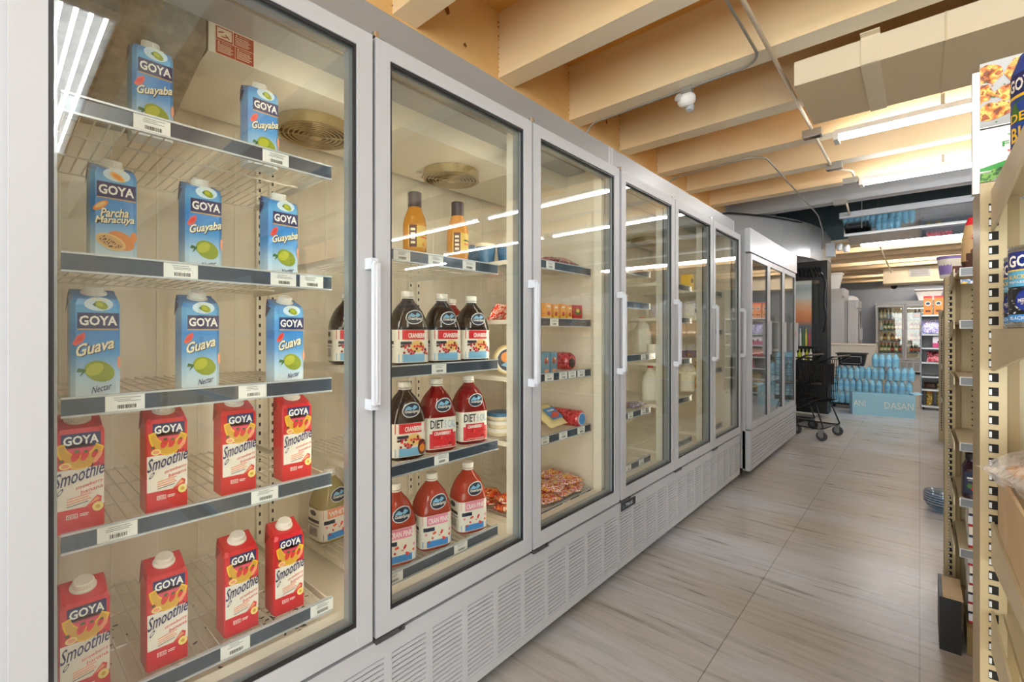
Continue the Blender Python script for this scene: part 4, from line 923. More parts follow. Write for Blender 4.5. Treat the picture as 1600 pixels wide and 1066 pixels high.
# ---------------------------------------------------------------- second cooler
def jug():
    t = thing('milk_jug', '', 'milk jug')
    M('jug_white', 'f2eee2', .35, sub=.2); M('cap_red', 'c8202a', .35)
    MB().loft([(0, .045, .045, 5), (.01, .05, .05, 5), (.12, .05, .05, 5), (.16, .044, .044, 3.5), (.19, .028, .03, 2.4), (.205, .018, .018, 2), (.22, .016, .016, 2)], 'jug_white', 28).build('jug_body', t)
    MB().tube(rnd([(.012, .0, .2), (.045, .0, .185), (.052, 0, .12), (.045, 0, .10)], .03), .008, 'jug_white', 8).build('jug_handle', t)
    MB().lathe([(.019, .216), (.019, .234), (0, .234)], 'cap_red', 18).build('cap', t)
    return t
J = Kind(jug)
J.put((-1.33, along(1016, -1.33), zs(.74)), .3, 'white milk jug with a red cap on the fourth shelf of the second cooler')
J.put((-1.40, along(1003, -1.4), zs(1.055)+.0), 1.0, 'white jug behind the cream boxes in the second cooler')
J.put((-1.33, along(1074, -1.33), zs(.74)), .3, 'white milk jug behind the fifth door')
M('oj', 'e9a32c', .35); M('cream_box', 'e9e2cf', .45)
t = thing('juice_jug', 'yellow juice bottle right beside the white jug behind the fifth door', 'juice bottle', (-1.34, along(1086, -1.34)+.06, zs(.74)))
MB().loft([(0, .035, .035, 4), (.15, .035, .035, 4), (.19, .018, .018, 2), (.2, .016, .016, 2)], 'oj', 20).build('bottle_body', t); MB().lathe([(.018, .198), (.018, .216), (0, .216)], 'orange', 14).build('cap', t)
printed_box('carton_box', 'cream box at the left of the third shelf, lower of two', 'box', -1.33, 2.16, zs(1.055), .1, .13, .075, 'cream_box', [])
printed_box('carton_box', 'smaller cream box stacked on the lower cream box', 'box', -1.335, 2.15, zs(1.055)+.0755, .09, .10, .06, 'cream_box', [])
t = thing('tub', 'white tub with an orange mark near the right end of the third shelf', 'tub', (-1.27, along(1020, -1.27), zs(1.055))); MB().lathe([(.036, 0), (.038, .055), (.038, .06), (0, .06)], 'cream_box', 22).build('tub_body', t); m = MB(); f = lambda a, b, l: (.0386*math.cos((a-.5)*1.6), .0386*math.sin((a-.5)*1.6), .01+b*.04); m.drect(f, .3, .9, .1, .9, 'orange', 0, 6); m.build('label', t)
blotch('purple_pack', ['4b56a0', 'e8e2f0', '8a76b8', '5a3f7a', 'd6b04a'], 40, .3, .4, .2)
pack('snack_pack', 'flat blue and purple pack on the fourth shelf of the second cooler', 'food pack', -1.29, along(990, -1.28), zs(.74), .13, .22, .03, 'purple_pack', 0, seed=60)
printed_box('carton_box', 'boxed food tray on the third shelf behind the fifth door', 'box', -1.30, along(1082, -1.3), zs(1.0), .12, .14, .05, 'rosewood', [('r', .1, .9, .3, .7, 'cream')])
for (u, z, c, lb) in ((1080, 1.28, 'cream_box', 'cream carton with a brown mark on the second shelf behind the fifth door'), (1074, 1.50, 'yel', 'pale yellow carton on the top shelf behind the fifth door')):
    printed_box('milk_carton', lb, 'carton', -1.30, along(u, -1.3), zs(z), .07, .07, .12, c, [('e', .5, .6, .3, .15, 'rosewood')])

# ================================================================== RIGHT-HAND SHELVING
def gondola(x0, y, L, shelves, label, H=1.46, depth=.35, plain=False):
    g = thing('shelving_gondola', label, 'shelving', (x0, y, 0))
    th = .05
    # end upright: double-sided square post with rows of slots
    def upright(xx, nm='upright', far=.15):
        m = MB().box(xx, xx+.034, 0, far, .0, H, 'tan')
        m.box(xx+.0345, xx+.05, .012, far-.012, .05, H-.01, 'tan_dark')
        z = .12
        while z < H-.03:
            m.box(xx+.011, xx+.0235, -.0008, .003, z, z+.0155, 'hole'); m.box(xx+.0115, xx+.015, -.0012, -.0007, z+.002, z+.012, 'shelf_lip'); z += .0254
        z = .12
        while z < H-.03: m.box(xx+.011, xx+.023, far-.003, far+.0008, z, z+.0155, 'hole'); z += .0254
        return m.build(nm, g, bevel=.0)
    upright(0)
    k = 1.22
    while k < L: upright(k); k += 1.22
    b = MB().box(.05, L, .04, .11, .1, H-.03, 'tan')
    z = .16
    while z < H-.05:
        xx = .085
        while xx < min(L, 1.2): b.box(xx, xx+.012, .0385, .0401, z, z+.006, 'hole'); xx += .0508
        z += .0254
    b.build('back_panel', g)
    bs = MB().box(.05, L, -depth, .04, .0, .10, 'tan_dark').box(.05, L, .11, .15+depth, 0, .10, 'tan_dark').build('base_deck', g, bevel=.003)
    for (z, dep, kind_) in shelves:
        s = MB().box(.03, min(L, 1.25), -dep, .035, z-.012, z, 'plate')
        s.box(.03, min(L, 1.25), -dep-.006, -dep, z-.03, z+.002, 'shelf_lip')
        s.box(.034, min(L, 1.245), -dep-.0075, -dep-.006, z-.027, z-.001, 'shelf_grey')
        for xx in (.09, .16): s.box(xx, xx+.014, -.08, -.06, z, z+.0006, 'hole')
        sh = s.build('shelf', g)
        br = MB()
        for xx in (.014,):
            br.add([(xx, -.001, z-.075), (xx, -.001, z+.0), (xx, -dep, z), (xx, -dep, z-.03), (xx+.004, -.001, z-.075), (xx+.004, -.001, z), (xx+.004, -dep, z), (xx+.004, -dep, z-.03)], [(3, 2, 1, 0), (4, 5, 6, 7), (0, 1, 5, 4), (1, 2, 6, 5), (2, 3, 7, 6), (3, 0, 4, 7)], 'plate')
        br.build('bracket', sh)
    return g
G1 = gondola(.082, 1.19, 4.0, [(1.455, .40, 0), (1.205, .40, 0), (.86, .36, 0), (.70, .42, 0), (.28, .42, 0)], 'nearest tan metal shelving with slotted upright at the right edge', 1.47)
G2 = gondola(.082, 2.76, 4.0, [(1.44, .34, 0), (1.243, .34, 0), (1.03, .34, 0), (.783, .34, 0), (.575, .34, 0), (.385, .34, 0)], 'second tan metal shelving behind the nearest one, mostly empty shelves', 1.44)
G3 = gondola(.14, 4.75, 4.0, [(1.44, .34, 0), (1.15, .34, 0), (.85, .34, 0), (.5, .34, 0)], 'third tan shelving hidden behind the second', 1.44)
G4 = gondola(.16, 6.9, 4.2, [(1.44, .34, 0), (1.15, .34, 0), (.85, .34, 0), (.5, .34, 0)], 'fourth tan shelving hidden behind the others, mirrored in the far doors', 1.44)

# advertising panel standing on the nearest shelving
M('chicken', 'd98a3a', .6); M('chicken2', '9a4f1c', .6); M('panel_white', 'eeeeec', .35); M('panel_green', '2f8f3c', .4); M('grey_plate', '9a9d9e', .4); M('broc', '2f5a2a', .6)
blotch('fried', ['6f3414', 'b4601f', 'd98a34', 'eeb45c', '94481a'], 75, .5, 0, .8)
blotch('greens', ['1f3f1c', '3a7030', '77a850', '2a5426'], 60, .5, 0, .6)
t = thing('food_sign', 'tall food picture sign with fried chicken on the nearest shelving top', 'sign', (.082, 1.19, 1.471))
MB().box(0, .40, .0, .012, 0, .215, 'panel_white').build('sign_board', t)
m = MB(); f = lambda a, b, l: (a*.4, -.0006-.0004*l, b*.215)
m.drect(f, 0, 1, .46, 1, 'grey_plate', 0); m.drect(f, 0, 1, .44, .452, 'ink', 0)
R = random.Random(8)
def lump(a, b, qa, qb, mat, l, lo=0, hi=1):
    m.dpoly(f, [(min(1, max(0, a+qa*R.uniform(.75, 1.15)*math.cos(k*PI/7))), min(hi, max(lo, b+qb*R.uniform(.75, 1.15)*math.sin(k*PI/7)))) for k in range(14)], mat, l)
for c in range(4):
    for (a, b, qa, qb) in ((.03, .90, .05, .085), (.135, .87, .055, .12), (.0, .74, .045, .09), (.11, .71, .07, .075), (.04, .58, .06, .085), (.16, .56, .06, .065), (.20, .70, .045, .11), (.21, .95, .045, .05)):
        lump(a+.245*c, b, qa, qb, 'fried', 2+(c % 2), .46)
for i in range(90): a, b = R.uniform(.01, .98), R.uniform(.48, .99); m.dell(f, a, b, .004, .006, 'broc' if i % 3 else 'chicken2', 5, 6)
m.dtext(f, 'Sunny', .085, .345, .15, .06, 'panel_green', 1, .01, .25); m.dtext(f, 'FOODS', .07, .27, .17, .045, 'panel_green', 1, .015); m.dtext(f, 'Open Daily', .085, .215, .16, .028, 'red', 1, .02)
m.dpoly(f, [(0, .09), (0, .115), (.08, .155), (.3, .18), (1, .19), (1, .1)], 'panel_green', 1); m.dpoly(f, [(0, 0), (1, 0), (1, .13), (.25, .125), (.08, .10), (0, .075)], 'grey_plate', 2)
for i in range(26): lump(.02+.038*i, R.uniform(.03, .075), .03, .045, 'greens', 3+i % 3, 0, .12)
m.build('food_picture', t)
MB().box(-.010, -.0005, -.004, .016, -.02, .20, 'silver').build('edge_channel', t, bevel=.003)

def can():
    t = thing('food_can', '', 'can')
    r, h = .0375, .112
    MB().lathe([(0, .002), (r*.93, .002), (r, .0), (r*1.01, .003), (r*.98, .006), (r*.98, h-.006), (r*1.01, h-.003), (r, h), (r*.93, h-.003), (0, h-.003)], 'chrome', 32).build('can_body', t)
    M('can_blue', '1f2f7a', .25); M('can_sky', '5aa6cf', .25); M('bean', '1a1a20', .3)
    l = MB(); rr = r*.995; f = lambda a, b, ly: ((rr+.0003*ly)*math.cos((a-.5)*2.2*PI), (rr+.0003*ly)*math.sin((a-.5)*2.2*PI), .008+b*(h-.016))
    l.drect(f, .05, .95, 0, .1, 'skyblue', 0, 36); l.drect(f, .05, .95, .1, .5, 'bean', 0, 36); l.drect(f, .05, .95, .5, .74, 'can_sky', 0, 36); l.drect(f, .05, .95, .74, 1, 'can_blue', 0, 36); l.drect(f, .05, .95, .725, .745, 'yel', 1, 36)
    R = random.Random(4)
    for i in range(150): l.dell(f, R.uniform(.06, .94), R.uniform(.12, .48), .007, .014, R.choice(('bean', 'silver', 'grey_ink', 'ink2')), 2+i % 3, 7, R.uniform(0, 3))
    for c in (.1, .38, .66): 
        l.dtext(f, 'GOYA', c, .78, .2, .17, 'white', 2, .03); l.dtext(f, 'BLACK BEANS', c, .61, .19, .06, 'yel', 2, .01); l.dtext(f, 'FRIJOLES NEGROS', c, .54, .19, .04, 'white', 2); l.dell(f, c+.1, .3, .05, .15, 'can_blue', 6, 18); l.dtext(f, 'PREMIUM', c+.065, .27, .07, .05, 'white', 7)
        l.dtext(f, 'BLACK BEANS', c+.01, .025, .17, .05, 'white', 2)
    l.build('label', t)
    return t
KN = Kind(can)
KN.put((.131, .955, 1.2065), -PI/2-.5, 'black bean can in front at the right edge, eye level shelf')
KN.put((.138, 1.075, 1.2065), -PI/2-.9, 'black bean can standing behind the front can on the eye level shelf')
KN.put((.235, .96, 1.2065), -PI/2, 'black bean can right beside the front can, just outside the frame')
def jar_tall():
    t = thing('cleaner_bottle', '', 'bottle')
    M('bott_blue', '27459a', .25); MB().lathe([(.035, 0), (.038, .005), (.038, .125), (.03, .15), (.016, .162), (.015, .175), (0, .175)], 'bott_blue', 26).build('bottle_body', t)
    M('capw', 'dfe3ea', .3); MB().lathe([(.018, .168), (.018, .195), (0, .195)], 'capw', 18).build('cap', t)
    l = MB(); f = lambda a, b, ly: ((.0385+.0003*ly)*math.cos((a-.5)*4.4), (.0385+.0003*ly)*math.sin((a-.5)*4.4), .01+b*.11)
    l.drect(f, 0, 1, .72, 1, 'navy', 0, 20); l.drect(f, 0, 1, .0, .72, 'bott_blue', 0, 20); l.drect(f, 0, 1, .68, .72, 'yel', 1, 20)
    for c in (.05, .38, .7): l.dtext(f, 'GOYA', c, .77, .26, .17, 'white', 2, .03); l.dtext(f, 'BIG', c+.02, .1, .2, .2, 'yel', 2, .02); l.dell(f, c+.12, .5, .1, .15, 'leaf', 2); l.dtext(f, 'DE', c+.02, .36, .14, .12, 'yel', 4, .02)
    l.build('label', t); return t
KJ = Kind(jar_tall)
KJ.put((.150, .90, 1.4565), -PI/2-.4, 'blue labelled bottle in front on the highest shelf at the right edge')
KJ.put((.140, 1.01, 1.4565), -PI/2-.9, 'blue labelled bottle behind the front one on the highest shelf')
# cookies in a cardboard tray
M('cardboard', 'c9b290', .7, noise=('bfa683', (10, 10, 10), .4, .6)); M('cookie', 'e0b47a', .6, noise=('c48f54', (50, 50, 50), .4, .6)); M('cellophane', 'ffffff', .18, alpha=.33, spec=.9, bump=(55, .7))
t = thing('cardboard_tray', 'open cardboard tray holding cookie bags on the nearest shelving', 'tray', (.10, .84, .862))
MB().box(0, .40, 0, .30, 0, .004, 'cardboard').box(0, .004, 0, .30, .004, .10, 'cardboard').box(0, .4, 0, .004, .004, .07, 'cardboard').box(0, .4, .296, .3, .004, .10, 'cardboard').box(.396, .4, 0, .3, .004, .1, 'cardboard').build('tray_body', t)
def cookie_bag():
    t = thing('cookie_bag', '', 'cookie bag')
    m = MB(); R = random.Random(11)
    for i in range(7):
        a, b = R.uniform(-.05, .05), R.uniform(-.04, .04); m.lathe([(0, 0), (.026, .0), (.03, .006), (.026, .013), (0, .014)], 'cookie', 16, c=(a, b, .008+.005*i))
    m.build('cookies', t)
    MB().pillow(.18, .15, .075, 'cellophane', nx=12, ny=10, rnd=.5, seed=5).build('wrapper', t); return t
KK = Kind(cookie_bag)
b1 = KK.put((.175, 1.02, .945), .3, 'clear cookie bag poking over the left edge of the cardboard tray')
b2 = KK.put((.225, .93, .985), -.4, 'clear cookie bag heaped on top at the right edge')
b3 = KK.put((.25, 1.05, .905), .9, 'clear cookie bag lying at the back of the tray')
b4 = KK.put((.215, .92, .868), 1.2, 'clear cookie bag at the bottom front of the tray')
pack('ice_bag', 'crumpled blue and white bag at the bottom right corner', 'bag', .20, .85, .702, .16, .12, .06, 'purple_pack', .2, seed=71)
# goods on the second shelving
M('bag_tan', 'cfae80', .4); M('bag_dark', '4a2a22', .35); M('lavender', '8d7bc4', .35)
t = thing('biscuit_bag', 'upright tan bag with a red top on the second shelving', 'food bag', (.20, 2.50, 1.441))
m = MB(); m.loft([(0, .075, .03, 3), (.03, .08, .038, 2.6), (.12, .078, .036, 2.4), (.17, .07, .02, 2.4), (.20, .06, .006, 2.4)], 'bag_tan', 22, band={0: 'bag_dark', 3: 'red'})
f = lambda a, b, l: ((a-.5)*.14, -(sup(.038, .08, 2.5, (a-.5)*.14)+.001+.0004*l), b*.2)
m.drect(f, .02, .98, .02, .3, 'bag_dark', 0, 8); m.dell(f, .3, .33, .2, .08, 'rosewood', 1); m.dell(f, .25, .28, .12, .03, 'leaf', 2); m.dtext(f, 'as', .12, .55, .38, .12, 'red', 2, .03, .1); m.drect(f, .3, .5, .08, .16, 'offwhite', 3)
m.build('bag_body', t)
t = thing('wipes_tub', 'white tub with a lavender lid on top of the second upright', 'tub', (.105, 2.84, 1.441))
MB().lathe([(.036, 0), (.045, .06), (.046, .085)], 'tub_white', 22).build('tub_body', t); MB().lathe([(.047, .083), (.049, .096), (0, .096)], 'lavender', 22).build('lid', t)
m = MB(); f = lambda a, b, l: ((.041+.004*b+.0003*l)*math.cos(-PI/2+(a-.5)*3), (.041+.004*b+.0003*l)*math.sin(-PI/2+(a-.5)*3), .012+b*.06); m.drect(f, .1, .5, .05, .9, 'lavender', 1, 6); m.drect(f, .52, .9, .1, .6, 'rosewood', 1, 6); m.build('label', t)
M('jam', '2a1622', .2); M('glassy', '1c1a24', .15)
def dark_jar():
    t = thing('dark_bottle', '', 'bottle')
    MB().loft([(0, .03, .045, 3), (.11, .03, .045, 3), (.135, .02, .02, 2), (.145, .018, .018, 2)], 'jam', 22).build('bottle_body', t)
    MB().lathe([(.02, .143), (.02, .162), (0, .162)], 'gasket', 16).build('cap', t)
    m = MB(); f = lambda a, b, l: ((a-.5)*.08, -(sup(.045, .03, 3, (a-.5)*.08)+.018*0+.0006+.0004*l), .02+b*.08)
    f = lambda a, b, l: ((a-.5)*.05, -(.0455+.0004*l), .02+b*.08)
    m.drect(f, 0, 1, 0, 1, 'oval_navy', 0); m.dell(f, .6, .3, .25, .2, 'red', 1); m.dell(f, .3, .35, .15, .12, 'leaf', 2); m.drect(f, .15, .8, .68, .75, 'white', 2); m.drect(f, .2, .6, .58, .63, 'grey_ink', 2); m.build('label', t); return t
K1 = Kind(dark_jar)
K1.put((.150, 2.47, .576), 0, 'dark purple bottle with red fruit on its label, low on the second shelving')
K1.put((.235, 2.50, .576), 0, 'dark purple bottle beside another, right of the fruit-labelled one')
for z, rng, grp in ((.386, 4, 'newspaper stack on the second shelving'), (.102, 7, 'magazine stack on the base of the second shelving')):
    for i in range(rng):
        R = random.Random(i*7+rng)
        printed_box('can_pack', ('flat printed pack in the upper stack on the second shelving, %s from its shelf' if rng == 4 else 'flat printed pack in the floor-level stack on the second shelving, %s from below') % ('first', 'second', 'third', 'fourth', 'fifth', 'sixth', 'seventh')[i], 'pack', .215, 2.555, z+.0401*i*(1 if rng == 4 else .9), .15, .22, .0395 if rng == 4 else .0355, 'offwhite' if i % 2 else 'silver', [('r', 0, 1, .0, .25, 'oval_navy' if i % 2 else 'deepred'), ('r', .1, .35, .3, .8, 'oval_navy')], R.uniform(-.04, .04), None, ('2' if i % 2 else '5', .4, .35, .12, .5, 'ink'), 1)
# white bowls on the floor
m = Kind(lambda: (lambda t: (MB().lathe([(.05, 0), (.07, .004), (.10, .03), (.115, .055), (.118, .055), (.102, .028), (.07, .008), (0, .006)], 'clear_wrap', 26, cap=False).build('bowl_body', t), MB().tube([(.117*math.cos(a), .117*math.sin(a), .055) for a in [q*2*PI/24 for q in range(24)]], .003, 'bright_white', 5, closed=True).build('rim', t), t)[2])(thing('plastic_bowl', '', 'bowl')))
for i in range(5): m.put((.135, 4.25, .0+.016*i), 0, 'clear plastic bowl in the stack on the floor left of the shelving, %s' % ('bottom', 'second', 'middle', 'fourth', 'top')[i])
t = thing('cardboard_tray', 'shallow dark tray with a pale cardboard panel at the foot of the second upright', 'tray', (.066, 2.50, 0))
MB().box(-.01, .05, -.12, .1, .0, .20, 'gasket').build('tray_body', t); MB().box(.0, .055, -.12, .08, .2005, .205, 'cardboard').build('cardboard_panel', t)
# goods mirrored in the doors
blotch('snack_a', ['2d57a8', 'dfe6f0', '5f8fd0', 'e8c84a'], 20, .35); blotch('snack_b', ['c03a30', 'e9c9a0', 'd9a04a', 'f0e4d0'], 20, .35); blotch('snack_c', ['cfa83c', '7d9a3c', 'e8dba0', '8c5a30'], 20, .35)
for gi, (gx, gy, nmg) in enumerate(((.14, 4.75, 'third'), (.16, 6.9, 'fourth'))):
    for si, (z, mat, cn) in enumerate(((1.15, 'snack_b', 'red and cream'), (.85, 'snack_a', 'blue and white'), (.5, 'snack_c', 'yellow green'), (1.44, 'snack_a', 'blue'))):
        for k in range(8):
            x = gx+.12+.14*k; o = MB().box(-.06, .06, -.05, .05, 0, .2-.02*((k+si) % 3), mat).build('food_box', loc=(x, gy-.2, z+.001)); tag(o, '%s food boxes lined along a shelf of the %s shelving%s' % (cn, nmg, ', top shelf' if si == 3 else ''), 'food box', '%s boxes on the %s shelving shelf %d' % (cn, nmg, si))
# far grey end rack
t = thing('display_rack', 'grey end rack of pink and purple packs beyond the shelving', 'shelving', (.005, 9.55, 0))
MB().box(0, .02, 0, .40, .06, 1.5, 'shelf_grey').box(.68, .70, 0, .40, .06, 1.5, 'shelf_grey').box(.02, .68, .37, .39, .06, 1.5, 'cool_grey').build('rack_frame', t)
RZ = [1.466, 1.17, .96, .737, .52, .32, .066]
for z in RZ: MB().box(.02, .68, .0, .37, z-.025, z, 'shelf_grey', {'f': 'shelf_lip'}).build('shelf', t)
for xx, yy in ((.04, .03), (.66, .03), (.04, .37), (.66, .37)): MB().lathe([(0, -.012), (.028, -.012), (.028, .012), (0, .012)], 'dark', 12, c=(xx, yy, .028), axis='x').build('caster', t)
M('chip_or', 'e8802c', .4); M('pinkp', 'd0487a', .4); M('whitep', 'ece6ee', .4); blotch('pp', ['ded4ec', '6f78c4', 'e9e4f2', 'a890cc', 'f4f0f6'], 22, .35, .3, .2); blotch('rp', ['b8203c', 'd8485e', 'e8a0a8', '7c1428'], 22, .35, .3, .2); blotch('yp', ['c9a43c', '7a5420', 'e9cf6a', '4a2f1c'], 22, .35, .3, .2)
for i, (x, lb) in enumerate(((.09, 'leftmost of two'), (.21, 'second of two'), (.31, 'third, half hidden'))):
    printed_box('snack_can', 'orange snack box on top of the grey end rack, '+lb, 'snack box', .005+x, 9.65, 1.467, .10, .09, .29, 'chip_or', [('e', .5, .6, .35, .12, 'offwhite'), ('e', .5, .6, .25, .07, 'oval_navy'), ('r', .2, .8, .15, .25, 'rosewood'), ('r', 0, 1, .9, 1, 'red')], 0, None, None, 1)
def bagstand(x, z, w_, h_, mat, lb, seed): pack('snack_bag', lb, 'snack bag', x, 9.70, z+.001, w_, h_, .05, mat, 0, rx=1.25, seed=seed)
bagstand(.15, 1.17, .26, .24, 'pp', 'white and purple bag on the second level of the end rack', 81); bagstand(.36, 1.17, .16, .2, 'pp', 'purple bag right of the white and purple bag', 82)
printed_box('candy_box', 'white and pink packet on the third level of the end rack', 'candy', .27, 9.64, .961, .24, .08, .17, 'whitep', [('r', 0, 1, 0, .4, 'pinkp'), ('e', .3, .5, .08, .14, 'rosewood'), ('e', .6, .45, .08, .14, 'rosewood')], 0, None, None, 1)
bagstand(.24, .737, .32, .17, 'rp', 'dark red bag on the fourth level of the end rack', 83); bagstand(.36, .52, .14, .15, 'pinkp', 'pink bag on the fifth level of the end rack', 84)
bagstand(.12, .32, .14, .10, 'bag_dark', 'small dark packet on the sixth level of the end rack', 85); bagstand(.30, .32, .2, .12, 'yp', 'yellow brown bag on the sixth level of the end rack', 86)
for i, x in enumerate((.11, .24)):
    t = thing('snack_tube', 'golden snack tube on the lowest level of the end rack, %s' % ('left', 'right')[i], 'snack tube', (x, 9.65, .067)); MB().lathe([(.04, 0), (.04, .21)], 'yp', 18).build('tube_body', t); MB().lathe([(.042, .205), (.042, .222), (0, .222)], 'chip_or', 18).build('lid', t)

# ================================================================== WATER STACK
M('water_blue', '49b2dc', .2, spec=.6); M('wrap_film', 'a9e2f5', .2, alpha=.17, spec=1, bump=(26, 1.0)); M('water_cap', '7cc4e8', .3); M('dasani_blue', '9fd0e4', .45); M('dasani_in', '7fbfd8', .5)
liquid('water_body', 'aee6f8', .45, .15)
def water_pack():
    t = thing('water_pack', '', 'water pack')
    first = None
    for i in range(4):
        for j in range(3):
            x, y = -.122+.081*i, -.078+.078*j
            if first is None:
                b = MB().lathe([(.03, 0), (.036, .008), (.034, .05), (.037, .06), (.037, .12), (.034, .135), (.022, .165), (.012, .178), (.012, .19), (0, .19)], 'water_body', 12, mats={7: 'water_cap', 8: 'water_cap'}); b.lathe([(.0375, .065), (.0375, .115)], 'water_cap' , 12, cap=False); first = b.build('bottle', t, loc=(x, y, 0))
            else:
                c = first.copy(); COL.objects.link(c); c.parent = t; c.location = (x, y, 0)
    f = MB(); n = 32
    f.loft([(0, .155, .112, 7), (.004, .163, .120, 7), (.12, .165, .122, 6), (.17, .155, .112, 5), (.194, .13, .09, 4)], 'wrap_film', 40); f.build('shrink_wrap', t)
    return t
KW = Kind(water_pack); G = 'water packs in the stack'
pos = [(-.95, 9.0, .085, 'bottom layer, left end'), (-.60, 9.02, .085, 'bottom layer, behind the tray'), (-.25, 9.02, .085, 'bottom layer, right end'),
       (-.89, 9.0, .282, 'second layer, left'), (-.575, 8.98, .282, 'second layer, middle'), (-.235, 8.98, .282, 'second layer, right'),
       (-.84, 9.0, .479, 'third layer, left under the crate'), (-.545, 9.0, .479, 'third layer, middle'), (-.21, 8.98, .479, 'third layer, right'), (-.385, 9.0, .676, 'single pack on top')]
for x, y, z, lb in pos: KW.put((x*1.01, y, z), 0, 'blue shrink-wrapped water bottle pack, '+lb)
t = thing('pallet', 'low black pallet under the water packs', 'pallet', (-.6, 9.0, 0))
MB().box(-.55, .55, -.12, .3, .055, .082, 'dark').box(-.54, -.44, -.11, .29, 0, .055, 'dark').box(-.06, .06, -.11, .29, 0, .055, 'dark').box(.44, .54, -.11, .29, 0, .055, 'dark').build('pallet_deck', t)
t = thing('black_crate', 'black plastic crate on top of the water packs at left', 'crate', (-.80, 9.0, .676))
m = MB(); a, b, c, d_ = .15, .11, .19, .14
def quadbox(m, z0, r0x, r0y, z1, r1x, r1y, mat):
    v = [(-r0x, -r0y, z0), (r0x, -r0y, z0), (r0x, r0y, z0), (-r0x, r0y, z0), (-r1x, -r1y, z1), (r1x, -r1y, z1), (r1x, r1y, z1), (-r1x, r1y, z1)]
    m.add(v, [(0, 1, 5, 4), (1, 2, 6, 5), (2, 3, 7, 6), (3, 0, 4, 7), (3, 2, 1, 0)], mat)
quadbox(m, 0, .155, .11, .19, .185, .13, 'black_frame'); quadbox(m, .004, .15, .105, .19, .18, .125, 'black_frame'); m.build('crate_body', t)
MB().box(-.20, .20, -.145, -.13, .178, .195, 'black_frame').box(-.20, .20, .13, .145, .178, .195, 'black_frame').box(-.20, -.185, -.13, .13, .178, .195, 'black_frame').box(.185, .20, -.13, .13, .178, .195, 'black_frame').build('rim', t, bevel=.003)
m = MB().box(-.12, .12, -.129, -.124, .03, .037, 'cool_grey').box(-.13, .13, -.142, -.137, .14, .147, 'cool_grey').box(-.13, -.123, -.14, -.134, .05, .14, 'cool_grey').box(.123, .13, -.14, -.134, .05, .14, 'cool_grey'); m.build('handle_rim', t)
t = thing('dasani_tray', 'light blue cardboard bin with white DASANI lettering in front of the water packs', 'box', (-.39, 8.42, 0), math.radians(12))
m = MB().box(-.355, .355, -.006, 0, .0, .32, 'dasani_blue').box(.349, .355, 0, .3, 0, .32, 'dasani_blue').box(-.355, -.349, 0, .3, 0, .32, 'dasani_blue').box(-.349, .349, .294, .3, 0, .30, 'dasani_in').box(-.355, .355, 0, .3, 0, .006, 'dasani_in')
m.add([(.355, -.006, .32), (.355, .3, .32), (.43, .25, .34), (.44, .02, .335)], [(0, 1, 2, 3), (3, 2, 1, 0)], 'dasani_blue'); m.box(-.083, -.080, -.0072, -.006, 0, .32, 'silver'); m.build('bin_body', t)
m = MB(); f = lambda a, b, l: (-.355+a*.71, -.0068-.0005*l, b*.32)
m.dtext(f, 'ANI', .02, .40, .19, .26, 'white', 1, .0); m.dtext(f, 'DASAN', .52, .34, .45, .30, 'white', 1, .0)
m.build('lettering', t)

